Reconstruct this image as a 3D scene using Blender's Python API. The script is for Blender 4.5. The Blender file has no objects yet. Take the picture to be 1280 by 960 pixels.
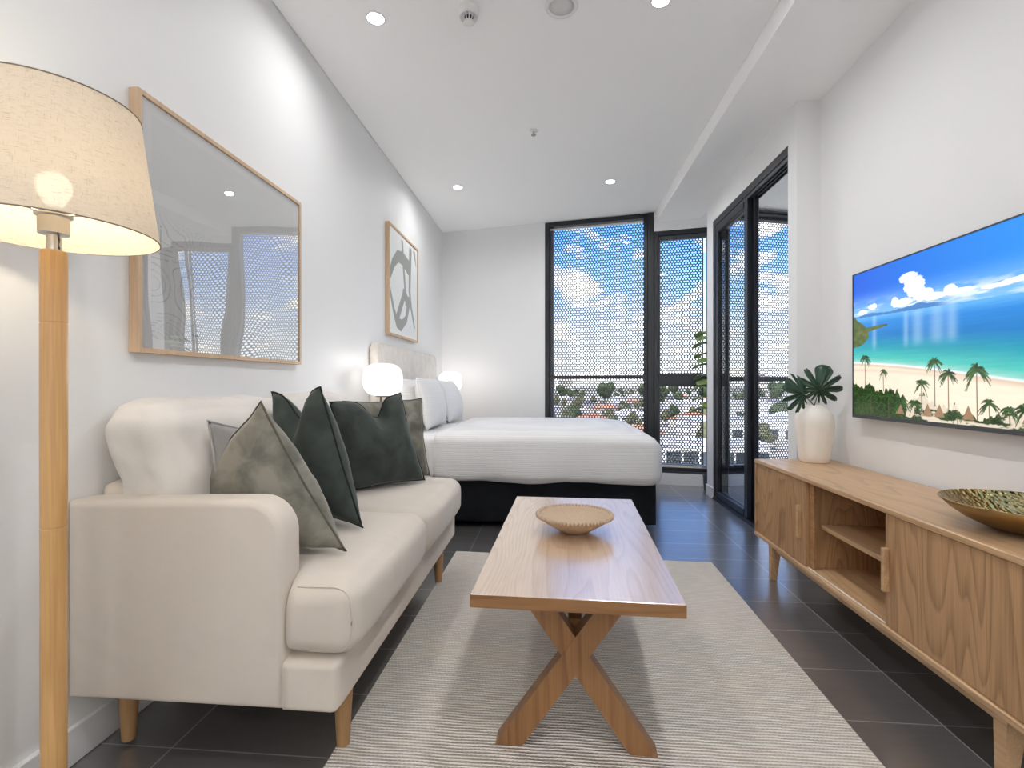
import bpy, bmesh, math, random
import numpy as np
from mathutils import Vector, Matrix, noise
PI = math.pi
random.seed(7)
SC = bpy.context.scene
COL = SC.collection

# ------------------------------------------------------------------ materials
def new_mat(name):
    m = bpy.data.materials.new(name); m.use_nodes = True
    nt = m.node_tree; nt.nodes.clear()
    out = nt.nodes.new('ShaderNodeOutputMaterial')
    return m, nt, out
def N(nt, typ, **kw):
    n = nt.nodes.new(typ)
    for k, v in kw.items():
        if k.startswith('i_'):
            key = k[2:]
            key = int(key) if key.isdigit() else key.replace('_', ' ')
            n.inputs[key].default_value = v
        else: setattr(n, k, v)
    return n
def ramp(nt, fac, stops, interp='LINEAR'):
    r = N(nt, 'ShaderNodeValToRGB'); cr = r.color_ramp; cr.interpolation = interp
    while len(cr.elements) < len(stops): cr.elements.new(0.5)
    for e, (p, c) in zip(cr.elements, stops):
        e.position = p; e.color = (c, c, c, 1) if isinstance(c, (int, float)) else (*c, 1)
    nt.links.new(fac, r.inputs[0]); return r.outputs[0]
def mth(nt, op, a, b=None, c=None):
    n = N(nt, 'ShaderNodeMath', operation=op)
    for i, v in enumerate((a, b, c)):
        if v is None: continue
        if isinstance(v, (int, float)): n.inputs[i].default_value = v
        else: nt.links.new(v, n.inputs[i])
    return n.outputs[0]
def mixc(nt, fac, a, b, mode='MIX'):
    n = N(nt, 'ShaderNodeMix', data_type='RGBA', blend_type=mode)
    for i, v in ((0, fac), (6, a), (7, b)):
        if isinstance(v, (int, float)): n.inputs[i].default_value = v
        elif isinstance(v, tuple): n.inputs[i].default_value = (*v, 1)
        else: nt.links.new(v, n.inputs[i])
    return n.outputs[2]
def coords(nt, scale=(1, 1, 1), rot=(0, 0, 0), kind='Object'):
    if kind == 'World':
        g = N(nt, 'ShaderNodeNewGeometry'); o = g.outputs['Position']
    else:
        t = N(nt, 'ShaderNodeTexCoord'); o = t.outputs[kind]
    m = N(nt, 'ShaderNodeMapping'); m.inputs['Scale'].default_value = scale; m.inputs['Rotation'].default_value = rot
    nt.links.new(o, m.inputs[0]); return m.outputs[0]
def tnoise(nt, vec, scale=5, detail=3, rough=.5, dist=0):
    n = N(nt, 'ShaderNodeTexNoise'); n.inputs['Scale'].default_value = scale; n.inputs['Detail'].default_value = detail
    n.inputs['Roughness'].default_value = rough; n.inputs['Distortion'].default_value = dist
    nt.links.new(vec, n.inputs['Vector']); return n.outputs[0]
def bsdf(nt, out, color, rough=.5, spec=.5, metal=0, bump=None, bstr=.2, bdist=.002, **kw):
    b = N(nt, 'ShaderNodeBsdfPrincipled')
    for key, v in (('Base Color', color), ('Roughness', rough), ('Specular IOR Level', spec), ('Metallic', metal)):
        if isinstance(v, tuple): b.inputs[key].default_value = (*v, 1)
        elif isinstance(v, (int, float)): b.inputs[key].default_value = v
        else: nt.links.new(v, b.inputs[key])
    for k, v in kw.items():
        k = k.replace('_', ' ')
        if isinstance(v, tuple): v = (*v, 1)
        b.inputs[k].default_value = v
    if bump is not None:
        bp = N(nt, 'ShaderNodeBump'); bp.inputs['Strength'].default_value = bstr; bp.inputs['Distance'].default_value = bdist
        nt.links.new(bump, bp.inputs['Height']); nt.links.new(bp.outputs[0], b.inputs['Normal'])
    nt.links.new(b.outputs[0], out.inputs[0]); return b
def plain(name, color, rough=.5, spec=.5, metal=0, nscale=60, bstr=.05, var=.04, **kw):
    m, nt, out = new_mat(name)
    v = coords(nt); n = tnoise(nt, v, nscale, 3)
    c2 = tuple(max(0, x * (1 - var)) for x in color)
    bsdf(nt, out, mixc(nt, n, c2, color), rough, spec, metal, bump=n, bstr=bstr, **kw); return m
def wood(name, c1, c2, axis='Y', rings=9, rough=.4, spec=.5, wide=4., along=.45, line=.5, **kw):
    m, nt, out = new_mat(name)
    sc = {'X': (along, wide, wide), 'Y': (wide, along, wide), 'Z': (wide, wide, along)}[axis]
    v = coords(nt, sc)
    n = tnoise(nt, v, 1.0, 2, .4)
    fr = mth(nt, 'FRACT', mth(nt, 'MULTIPLY', n, rings * 2.))
    lines = ramp(nt, fr, [(0, 0), (.55, .2), (.9, 1), (1, 0)])
    sc2 = {'X': (3, 120, 120), 'Y': (120, 3, 120), 'Z': (120, 120, 3)}[axis]
    fib = tnoise(nt, coords(nt, sc2), 1.6, 3, .6)
    tone = tnoise(nt, coords(nt, {'X': (.6, 5, 5), 'Y': (5, .6, 5), 'Z': (5, 5, .6)}[axis]), 1.3, 2)
    f = mth(nt, 'ADD', mth(nt, 'MULTIPLY', lines, line), mth(nt, 'MULTIPLY', mth(nt, 'SUBTRACT', fib, .35), 1.1))
    f = mth(nt, 'ADD', f, mth(nt, 'MULTIPLY', mth(nt, 'SUBTRACT', tone, .5), .7))
    cl = N(nt, 'ShaderNodeClamp'); nt.links.new(f, cl.inputs[0])
    bsdf(nt, out, mixc(nt, cl.outputs[0], c1, c2), rough, spec, bump=mth(nt, 'MULTIPLY', fib, -1.), bstr=.12, bdist=.001, **kw); return m
def fabric(name, color, weave=900, bstr=.35, var=.12, rough=.95, wr=6, sheen=.3, c2=None, wrb=.0):
    m, nt, out = new_mat(name)
    v = coords(nt)
    w = N(nt, 'ShaderNodeTexVoronoi'); w.inputs['Scale'].default_value = weave * .6; nt.links.new(v, w.inputs['Vector'])
    n = tnoise(nt, v, wr, 4, .55, .5)
    n2 = tnoise(nt, coords(nt, (1, 1, 5)), weave * .25, 2)
    c2 = c2 or tuple(x * (1 - var * 2) for x in color)
    colr = mixc(nt, ramp(nt, n, [(.38, 0), (.62, 1)]), c2, color)
    colr = mixc(nt, mth(nt, 'MULTIPLY', n2, .35), colr, tuple(x * .75 for x in color))
    h = mth(nt, 'ADD', mth(nt, 'MULTIPLY', w.outputs[0], .5), n2)
    if wrb:
        rg = N(nt, 'ShaderNodeTexNoise'); rg.noise_type = 'RIDGED_MULTIFRACTAL'; rg.inputs['Scale'].default_value = 5.5; rg.inputs['Detail'].default_value = 3; rg.inputs['Distortion'].default_value = .8
        nt.links.new(coords(nt, (1, 1, .8)), rg.inputs['Vector']); h = mth(nt, 'ADD', h, mth(nt, 'MULTIPLY', rg.outputs[0], wrb))
    b = bsdf(nt, out, colr, rough, .2, bump=h, bstr=bstr, bdist=.0012)
    b.inputs['Sheen Weight'].default_value = sheen; b.inputs['Sheen Roughness'].default_value = .4
    b.inputs['Sheen Tint'].default_value = (*[min(1, x * 1.6 + .1) for x in color], 1)
    return m
def emis(name, color, strength):
    m, nt, out = new_mat(name)
    e = N(nt, 'ShaderNodeEmission'); e.inputs[0].default_value = (*color, 1); e.inputs[1].default_value = strength
    nt.links.new(e.outputs[0], out.inputs[0]); return m

M = {}
M['wall'] = plain('wall_paint', (.79, .79, .788), .6, .25, nscale=150, bstr=.03, var=.01)
M['ceil'] = plain('ceiling_paint', (.94, .94, .94), .8, .15, nscale=120, bstr=.02, var=.01)
M['trim'] = plain('trim_paint', (.82, .82, .82), .35, .4, var=.01)
M['black'] = plain('black_aluminium', (.012, .014, .018), .35, .5, bstr=.02)
M['dgrey'] = plain('dark_aluminium', (.05, .055, .065), .4, .5, bstr=.02)
M['grey'] = plain('grey_metal', (.35, .36, .37), .4, .5)
M['steel'] = plain('brushed_steel', (.62, .6, .57), .28, .5, 1.0)
M['white_plastic'] = plain('white_plastic', (.8, .8, .79), .4, .4)
M['grille'] = plain('grey_grille', (.68, .68, .68), .6, .3)
M['bed_black'] = fabric('black_bed_fabric', (.010, .011, .014), 700, .3, .2, sheen=.05)
M['oak'] = wood('oak_cabinet', (.50, .295, .15), (.22, .12, .056), 'Z', 16, .42, .35, wide=3.6, line=.5)
M['oak_top'] = wood('oak_cabinet_top', (.62, .40, .22), (.34, .20, .10), 'Y', 10, .33, .5, wide=3.4, line=.45)
M['oak_in'] = wood('oak_cabinet_inside', (.44, .245, .115), (.21, .105, .045), 'Y', 7, .5, .3, line=.4)
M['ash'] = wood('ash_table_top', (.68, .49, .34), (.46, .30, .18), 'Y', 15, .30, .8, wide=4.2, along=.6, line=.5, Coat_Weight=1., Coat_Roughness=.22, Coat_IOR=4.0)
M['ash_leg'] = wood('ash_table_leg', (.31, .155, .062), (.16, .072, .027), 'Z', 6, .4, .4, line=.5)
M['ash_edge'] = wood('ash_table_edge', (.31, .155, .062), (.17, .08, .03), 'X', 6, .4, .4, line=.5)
M['beech'] = wood('beech_lamp', (.68, .40, .16), (.46, .235, .075), 'Z', 4, .35, .5, wide=6, line=.35)
M['beech_leg'] = wood('beech_leg', (.42, .245, .11), (.27, .14, .055), 'Z', 4, .4, .4, line=.3)
M['frame_wood'] = wood('pale_frame_wood', (.62, .45, .30), (.46, .31, .19), 'Z', 5, .5, .3, line=.3)
M['sofa'] = fabric('cream_sofa_fabric', (.68, .61, .53), 700, .30, .04, wr=3, sheen=.15, wrb=.7)
M['sofa_back'] = fabric('cream_cushion_fabric', (.74, .70, .65), 600, .45, .03, wr=3, sheen=.15, wrb=2.6)
M['velvet_dark'] = fabric('dark_green_velvet', (.058, .070, .062), 500, .12, .3, .75, 7, 1.0, c2=(.028, .036, .032), wrb=2.)
M['velvet_olive'] = fabric('olive_velvet', (.27, .255, .212), 500, .15, .3, .8, 9, .8, c2=(.115, .112, .095), wrb=2.)
M['linen_grey'] = fabric('grey_linen', (.37, .35, .34), 600, .45, .1, wr=8, sheen=.1, wrb=4.)
M['velvet_trim'] = fabric('dark_piping', (.02, .025, .022), 500, .1, .1)
M['olive_trim'] = fabric('olive_piping', (.13, .125, .095), 500, .1, .1)
M['grey_trim'] = fabric('grey_piping', (.42, .40, .39), 500, .1, .1)
M['head'] = fabric('oatmeal_headboard_fabric', (.78, .73, .67), 500, .4, .06, wr=10, sheen=.1)
M['sheet'] = None
M['ceramic'] = plain('white_stoneware', (.86, .81, .74), .75, .25, nscale=28, bstr=.5, var=.06)
M['clay'] = plain('beige_clay', (.52, .39, .28), .8, .2, nscale=90, bstr=.3, var=.2)
M['brass'] = None

def mat_sheet():
    m, nt, out = new_mat('white_striped_cotton')
    v = coords(nt)
    w = N(nt, 'ShaderNodeTexWave', wave_type='BANDS', bands_direction='Z'); w.inputs['Scale'].default_value = 22; w.inputs['Distortion'].default_value = .6; w.inputs['Detail'].default_value = 1
    nt.links.new(v, w.inputs[0])
    n = tnoise(nt, v, 7, 4, .6, .8)
    bsdf(nt, out, mixc(nt, w.outputs[1], (.68, .675, .67), (.74, .74, .735)), .8, .3, bump=mth(nt, 'ADD', mth(nt, 'MULTIPLY', w.outputs[1], .12), n), bstr=.35, bdist=.015); return m
M['sheet'] = mat_sheet()
def mat_brass():
    m, nt, out = new_mat('hammered_brass')
    v = coords(nt)
    w = N(nt, 'ShaderNodeTexVoronoi'); w.inputs['Scale'].default_value = 75; nt.links.new(v, w.inputs['Vector'])
    bsdf(nt, out, (.56, .43, .22), .16, .5, 1.0, bump=w.outputs[0], bstr=.5, bdist=.004); return m
M['brass'] = mat_brass()
M['brass_out'] = plain('aged_brass', (.50, .33, .14), .35, .5, 1.0, nscale=8, bstr=.05, var=.4)

def mat_tile():
    m, nt, out = new_mat('grey_floor_tile')
    g = N(nt, 'ShaderNodeNewGeometry')
    mp = N(nt, 'ShaderNodeMapping'); mp.inputs['Location'].default_value = (-.05 + 6.0, -1.408 + 6.0, 0)
    nt.links.new(g.outputs['Position'], mp.inputs[0])
    b = N(nt, 'ShaderNodeTexBrick', offset=0.0, offset_frequency=1, squash=1.0, squash_frequency=1)
    for k, v in (('Scale', 1.), ('Mortar Size', .0024), ('Mortar Smooth', .1), ('Bias', 0.), ('Brick Width', .6), ('Row Height', .3)): b.inputs[k].default_value = v
    b.inputs['Color1'].default_value = (.085, .083, .083, 1); b.inputs['Color2'].default_value = (.068, .067, .067, 1)
    b.inputs['Mortar'].default_value = (.24, .235, .23, 1)
    nt.links.new(mp.outputs[0], b.inputs[0])
    n = tnoise(nt, coords(nt, (1, 3, 1), kind='World'), 3.5, 5, .65, .6)
    n2 = tnoise(nt, coords(nt, (2, 26, 2), kind='World'), 2.2, 3, .6, .3)
    c = mixc(nt, mth(nt, 'MULTIPLY', n, .8), b.outputs[0], (.135, .13, .128))
    c = mixc(nt, mth(nt, 'MULTIPLY', b.outputs[1], 1.), c, (.34, .335, .33))
    r = ramp(nt, n2, [(.3, .30), (.7, .42)])
    bs = bsdf(nt, out, c, r, .6, bump=mth(nt, 'SUBTRACT', mth(nt, 'MULTIPLY', n2, .25), b.outputs[1]), bstr=.25, bdist=.002)
    bs.inputs['IOR'].default_value = 1.7; bs.inputs['Coat Weight'].default_value = 1; bs.inputs['Coat IOR'].default_value = 2.8; bs.inputs['Coat Roughness'].default_value = .2
    return m
M['tile'] = mat_tile()

def mat_rug():
    m, nt, out = new_mat('woven_wool_rug')
    v = coords(nt)
    sp = N(nt, 'ShaderNodeSeparateXYZ'); nt.links.new(v, sp.inputs[0])
    wob = tnoise(nt, v, 6, 2)
    yy = mth(nt, 'ADD', sp.outputs[1], mth(nt, 'MULTIPLY', wob, .012))
    row = mth(nt, 'MULTIPLY', yy, 2 * PI / .0125)
    s1 = mth(nt, 'SINE', row)
    rid = mth(nt, 'FLOOR', mth(nt, 'MULTIPLY', yy, 1 / .0125))
    xx = mth(nt, 'ADD', mth(nt, 'MULTIPLY', sp.outputs[0], 2 * PI / .013), mth(nt, 'MULTIPLY', rid, 2.1))
    s2 = mth(nt, 'SINE', mth(nt, 'ADD', xx, mth(nt, 'MULTIPLY', tnoise(nt, v, 45, 2), 11.)))
    h = mth(nt, 'ADD', mth(nt, 'MULTIPLY', s1, .8), mth(nt, 'MULTIPLY', s2, .16))
    n = tnoise(nt, coords(nt, (12, 110, 1)), 1.0, 3, .6)
    nb = tnoise(nt, coords(nt, (1.2, 3, 1)), 2.2, 3, .6)
    hh = ramp(nt, mth(nt, 'MULTIPLY_ADD', h, .5, .5), [(.0, (.26, .23, .20)), (.35, (.74, .69, .62)), (1, (.92, .88, .82))])
    c = mixc(nt, ramp(nt, n, [(.35, .55), (.65, 0)]), hh, (.52, .47, .42))
    c = mixc(nt, ramp(nt, nb, [(.4, 0), (.7, .5)]), c, (.74, .65, .54))
    bsdf(nt, out, c, .95, .1, bump=h, bstr=.9, bdist=.004); return m
M['rug'] = mat_rug()

def mat_glass(name='window_glass', f0=.9, tint=(.97, .985, .98)):
    m, nt, out = new_mat(name)
    t = N(nt, 'ShaderNodeBsdfTransparent'); t.inputs[0].default_value = (*tint, 1)
    g = N(nt, 'ShaderNodeBsdfGlossy'); g.inputs['Roughness'].default_value = .02
    lw = N(nt, 'ShaderNodeLayerWeight'); lw.inputs[0].default_value = .5   # Schlick reflectance, the same from both sides of the pane
    fr = mth(nt, 'MULTIPLY_ADD', mth(nt, 'POWER', lw.outputs['Facing'], 5.), .96, .045)
    mx = N(nt, 'ShaderNodeMixShader')
    nt.links.new(mth(nt, 'MULTIPLY', fr, f0), mx.inputs[0])
    nt.links.new(t.outputs[0], mx.inputs[1]); nt.links.new(g.outputs[0], mx.inputs[2]); nt.links.new(mx.outputs[0], out.inputs[0]); return m
M['glass'] = mat_glass()
M['dglass'] = mat_glass('tinted_glass', 2., (.28, .33, .36))
def mat_artglass():
    m, nt, out = new_mat('picture_glass')
    t = N(nt, 'ShaderNodeBsdfTransparent')
    g = N(nt, 'ShaderNodeBsdfGlossy'); g.inputs['Roughness'].default_value = .0
    n = tnoise(nt, coords(nt), 2.2, 1)
    bp = N(nt, 'ShaderNodeBump'); bp.inputs['Strength'].default_value = .35; bp.inputs['Distance'].default_value = .01
    nt.links.new(n, bp.inputs['Height']); nt.links.new(bp.outputs[0], g.inputs['Normal'])
    mx = N(nt, 'ShaderNodeMixShader'); mx.inputs[0].default_value = .33
    nt.links.new(t.outputs[0], mx.inputs[1]); nt.links.new(g.outputs[0], mx.inputs[2]); nt.links.new(mx.outputs[0], out.inputs[0]); return m
M['artglass'] = mat_artglass()

def mat_perf():
    # sheet metal pierced by staggered round holes: pitch 32 mm, holes 24 mm (object X along the sheet, Z up)
    m, nt, out = new_mat('perforated_metal')
    v = coords(nt)
    sp = N(nt, 'ShaderNodeSeparateXYZ'); nt.links.new(v, sp.inputs[0])
    p = .034; q = p * .866
    def lat(ox, oz):
        a = mth(nt, 'PINGPONG', mth(nt, 'ADD', sp.outputs[0], ox + 50 * p), p / 2)
        b = mth(nt, 'PINGPONG', mth(nt, 'ADD', sp.outputs[2], oz + 50 * q * 2), q)
        return mth(nt, 'SQRT', mth(nt, 'ADD', mth(nt, 'MULTIPLY', a, a), mth(nt, 'MULTIPLY', b, b)))
    d = mth(nt, 'MINIMUM', lat(0, 0), lat(p / 2, q))
    hole = mth(nt, 'LESS_THAN', d, .0115)
    b = N(nt, 'ShaderNodeBsdfPrincipled'); b.inputs['Base Color'].default_value = (.045, .05, .058, 1); b.inputs['Roughness'].default_value = .5
    t = N(nt, 'ShaderNodeBsdfTransparent')
    mx = N(nt, 'ShaderNodeMixShader')
    nt.links.new(hole, mx.inputs[0]); nt.links.new(b.outputs[0], mx.inputs[1]); nt.links.new(t.outputs[0], mx.inputs[2]); nt.links.new(mx.outputs[0], out.inputs[0]); return m
M['perf'] = mat_perf()

def mat_shade():
    m, nt, out = new_mat('linen_lampshade')
    tc = N(nt, 'ShaderNodeTexCoord'); sp = N(nt, 'ShaderNodeSeparateXYZ'); nt.links.new(tc.outputs['Object'], sp.inputs[0])
    ang = mth(nt, 'ARCTAN2', sp.outputs[1], sp.outputs[0])
    cb = N(nt, 'ShaderNodeCombineXYZ'); nt.links.new(mth(nt, 'MULTIPLY', ang, .19), cb.inputs[0]); nt.links.new(sp.outputs[2], cb.inputs[2])
    def n_of(s, det=3):
        mp = N(nt, 'ShaderNodeMapping'); mp.inputs['Scale'].default_value = s; nt.links.new(cb.outputs[0], mp.inputs[0])
        return tnoise(nt, mp.outputs[0], 1., det, .65, .2)
    a = n_of((40, 1, 700)); b = n_of((700, 1, 40))
    th = mth(nt, 'ADD', ramp(nt, a, [(.55, 0), (.75, 1)]), ramp(nt, b, [(.58, 0), (.78, 1)]))
    cl = N(nt, 'ShaderNodeClamp'); nt.links.new(th, cl.inputs[0]); th = cl.outputs[0]
    c = mixc(nt, th, (.78, .71, .61), (.40, .31, .21))
    df = N(nt, 'ShaderNodeBsdfDiffuse'); nt.links.new(c, df.inputs[0])
    tr = N(nt, 'ShaderNodeBsdfTranslucent'); nt.links.new(c, tr.inputs[0])
    tp = N(nt, 'ShaderNodeBsdfTransparent')
    m1 = N(nt, 'ShaderNodeMixShader'); m1.inputs[0].default_value = .38
    nt.links.new(df.outputs[0], m1.inputs[1]); nt.links.new(tr.outputs[0], m1.inputs[2])
    m2 = N(nt, 'ShaderNodeMixShader'); nt.links.new(mth(nt, 'MULTIPLY', mth(nt, 'SUBTRACT', 1., th), .075), m2.inputs[0])
    nt.links.new(m1.outputs[0], m2.inputs[1]); nt.links.new(tp.outputs[0], m2.inputs[2]); nt.links.new(m2.outputs[0], out.inputs[0]); return m
M['shade'] = mat_shade()
M['shade_rim'] = plain('shade_binding', (.25, .2, .15), .8)
M['bulb'] = emis('lit_bulb', (1, .86, .62), 45)
M['globe'] = emis('lit_opal_globe', (1, .95, .89), .95)
M['down'] = emis('lit_downlight', (1, .96, .9), 14)

def mat_vcol(name, emit=False, strength=1.):
    m, nt, out = new_mat(name)
    a = N(nt, 'ShaderNodeVertexColor', layer_name='Col')
    if emit:
        b = bsdf(nt, out, (.01, .01, .01), .25, .3)
        nt.links.new(a.outputs[0], b.inputs['Emission Color']); b.inputs['Emission Strength'].default_value = strength
    else: bsdf(nt, out, a.outputs[0], .8, .2)
    return m
M['screen'] = mat_vcol('lit_screen', True, .73)
M['print'] = mat_vcol('art_print')
def mat_leaf(name, c1, c2):
    m, nt, out = new_mat(name)
    n = tnoise(nt, coords(nt), 18, 3)
    bsdf(nt, out, mixc(nt, n, c1, c2), .35, .5, bump=n, bstr=.2, bdist=.003); return m
M['monstera'] = mat_leaf('monstera_green', (.012, .035, .018), (.03, .075, .035))
M['fig'] = mat_leaf('fig_green', (.12, .19, .04), (.24, .32, .09))
M['bark'] = plain('bark', (.16, .11, .07), .9, .2, nscale=30, bstr=.5, var=.4)

# ------------------------------------------------------------------ geometry helpers
ORG = {}
def origin(o):
    return ORG.get(o.name, Matrix())
def obj(name, bm, mat, parent=None, smooth=False, world=True, loc=None, angle=None):
    """link bm as one mesh object; vertices are world coordinates unless world=False"""
    o_m = Matrix()
    if parent is not None:
        o_m = origin(parent)
        if world: bm.transform(o_m.inverted())
    elif loc is not None:
        o_m = Matrix.Translation(loc)
        if world: bm.transform(o_m.inverted())
    me = bpy.data.meshes.new(name); bmesh.ops.recalc_face_normals(bm, faces=bm.faces); bm.to_mesh(me); bm.free()
    for m in (mat if isinstance(mat, (list, tuple)) else [mat]): me.materials.append(m)
    if smooth:
        me.polygons.foreach_set('use_smooth', [True] * len(me.polygons))
        if angle: me.set_sharp_from_angle(angle=math.radians(angle))
    o = bpy.data.objects.new(name, me); COL.objects.link(o)
    if parent is not None: o.parent = parent
    elif loc is not None: o.location = loc
    ORG[o.name] = o_m
    return o
def tag(o, label=None, cat=None, group=None, kind=None):
    if label: o['label'] = label
    if cat: o['category'] = cat
    if group: o['group'] = group
    if kind: o['kind'] = kind
    return o
def thing(name, label, cat, loc=(0, 0, 0), rz=0, group=None):
    o = bpy.data.objects.new(name, None); COL.objects.link(o)
    o.location = loc; o.rotation_euler = (0, 0, rz); o.empty_display_size = .1
    ORG[o.name] = Matrix.Translation(loc) @ Matrix.Rotation(rz, 4, 'Z')
    return tag(o, label, cat, group)
def struct_root(name, loc=(0, 0, 0), rz=0):
    o = bpy.data.objects.new(name, None); COL.objects.link(o); o.location = loc; o.rotation_euler = (0, 0, rz)
    ORG[o.name] = Matrix.Translation(loc) @ Matrix.Rotation(rz, 4, 'Z'); o['kind'] = 'structure'; return o
def struct(name, bm, mat, parent=None, **kw):
    o = obj(name, bm, mat, parent, **kw)
    if parent is None: o['kind'] = 'structure'
    return o
def B(): return bmesh.new()
def box(bm, x0, x1, y0, y1, z0, z1, bev=0, seg=2, mat=0):
    r = bmesh.ops.create_cube(bm, size=1)
    vs = r['verts']
    for v in vs: v.co = Vector(((x0 + x1) / 2 + v.co.x * (x1 - x0), (y0 + y1) / 2 + v.co.y * (y1 - y0), (z0 + z1) / 2 + v.co.z * (z1 - z0)))
    if mat:
        for f in {f for v in vs for f in v.link_faces}: f.material_index = mat
    if bev:
        es = list({e for v in vs for e in v.link_edges})
        bmesh.ops.bevel(bm, geom=es, offset=bev, segments=seg, affect='EDGES', profile=.5)
    return bm
def quad(bm, a, b, c, d):
    bm.faces.new([bm.verts.new(p) for p in (a, b, c, d)]); return bm
def prism(bm, pts, axis, a, b):
    """closed polygon pts (2-D) extruded along an axis from a to b"""
    def P(p, t): return {'X': (t, p[0], p[1]), 'Y': (p[0], t, p[1]), 'Z': (p[0], p[1], t)}[axis]
    v0 = [bm.verts.new(P(p, a)) for p in pts]; v1 = [bm.verts.new(P(p, b)) for p in pts]
    bm.faces.new(v0); bm.faces.new(v1[::-1]); n = len(pts)
    for i in range(n): bm.faces.new((v0[i], v0[(i + 1) % n], v1[(i + 1) % n], v1[i]))
    return bm
def lathe(bm, prof, cx=0, cy=0, seg=48, wob=None):
    rings = []
    for k, (r, z) in enumerate(prof):
        if r < 1e-5: rings.append([bm.verts.new((cx, cy, z))]); continue
        row = []
        for i in range(seg):
            a = 2 * PI * i / seg; rr = r * (wob(a, z, k) if wob else 1)
            row.append(bm.verts.new((cx + rr * math.cos(a), cy + rr * math.sin(a), z)))
        rings.append(row)
    for a, b in zip(rings, rings[1:]):
        for i in range(seg):
            j = (i + 1) % seg
            if len(a) == 1 and len(b) == 1: continue
            if len(a) == 1: bm.faces.new((a[0], b[i], b[j]))
            elif len(b) == 1: bm.faces.new((a[i], a[j], b[0]))
            else: bm.faces.new((a[i], a[j], b[j], b[i]))
    return bm
def tube(bm, pts, r, seg=8, closed=False, rads=None):
    pts = [Vector(p) for p in pts]; n = len(pts); rings = []
    up = Vector((0, 0, 1))
    for i, p in enumerate(pts):
        if closed: t = pts[(i + 1) % n] - pts[i - 1]
        else: t = pts[min(i + 1, n - 1)] - pts[max(i - 1, 0)]
        if t.length < 1e-9: t = Vector((0, 0, 1))
        t.normalize()
        u = t.cross(up)
        if u.length < .05: u = t.cross(Vector((1, 0, 0)))
        u.normalize(); w = t.cross(u)
        rr = rads[i] if rads else r
        rings.append([bm.verts.new(p + (u * math.cos(2 * PI * k / seg) + w * math.sin(2 * PI * k / seg)) * rr) for k in range(seg)])
    m = n if closed else n - 1
    for i in range(m):
        a, b = rings[i], rings[(i + 1) % n]
        for k in range(seg):
            try: bm.faces.new((a[k], a[(k + 1) % seg], b[(k + 1) % seg], b[k]))
            except ValueError: pass
    if not closed:
        bm.faces.new(rings[0][::-1]); bm.faces.new(rings[-1])
    return bm
def beam(bm, p, q, w, d, side=Vector((0, 1, 0))):
    """square-cut bar from p to q; w wide across, d deep along side"""
    p, q = Vector(p), Vector(q); t = (q - p).normalized(); s = side.normalized(); u = t.cross(s).normalized()
    vs = []
    for c in (p, q):
        for a, b in ((-1, -1), (1, -1), (1, 1), (-1, 1)): vs.append(bm.verts.new(c + u * a * w / 2 + s * b * d / 2))
    for f in ((0, 1, 2, 3), (7, 6, 5, 4), (0, 4, 5, 1), (1, 5, 6, 2), (2, 6, 7, 3), (3, 7, 4, 0)): bm.faces.new([vs[i] for i in f])
    return bm
def softbox(x0, x1, y0, y1, z0, z1, r=.05, puff=.02, n=(14, 14, 8), wr=0., ws=5., seed=0, warp=None):
    """upholstered block: rounded edges and faces that swell"""
    bm = B(); bmesh.ops.create_cube(bm, size=2)
    bmesh.ops.subdivide_edges(bm, edges=bm.edges[:], cuts=max(n), use_grid_fill=True)
    c = Vector(((x0 + x1) / 2, (y0 + y1) / 2, (z0 + z1) / 2)); h = Vector(((x1 - x0) / 2, (y1 - y0) / 2, (z1 - z0) / 2))
    rr = [min(r, h[i] * .98) for i in range(3)]
    for v in bm.verts:
        u = v.co.copy(); p = Vector([u[i] * h[i] for i in range(3)])
        q = Vector([max(-(h[i] - rr[i]), min(h[i] - rr[i], p[i])) for i in range(3)])
        # squeeze parameter so corner rings keep vertices
        d = p - q
        if d.length > 1e-9:
            e = Vector([d[i] / rr[i] for i in range(3)]); m = max(abs(x) for x in e)
            e = e.normalized() * m; d = Vector([e[i] * rr[i] for i in range(3)])
        p = q + d
        for i in range(3):
            j, k = (i + 1) % 3, (i + 2) % 3
            p[i] += math.copysign(abs(u[i]) ** 6, u[i]) * puff * max(0, 1 - u[j] ** 2) ** .8 * max(0, 1 - u[k] ** 2) ** .8
        w = p + c
        if wr:
            nn = noise.noise_vector(w * ws + Vector((seed, 0, 0))) + .5 * noise.noise_vector(w * ws * 2.3 + Vector((0, seed, 0)))
            w += nn * wr
        if warp: w = warp(w, u)
        v.co = w
    return bm
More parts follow.
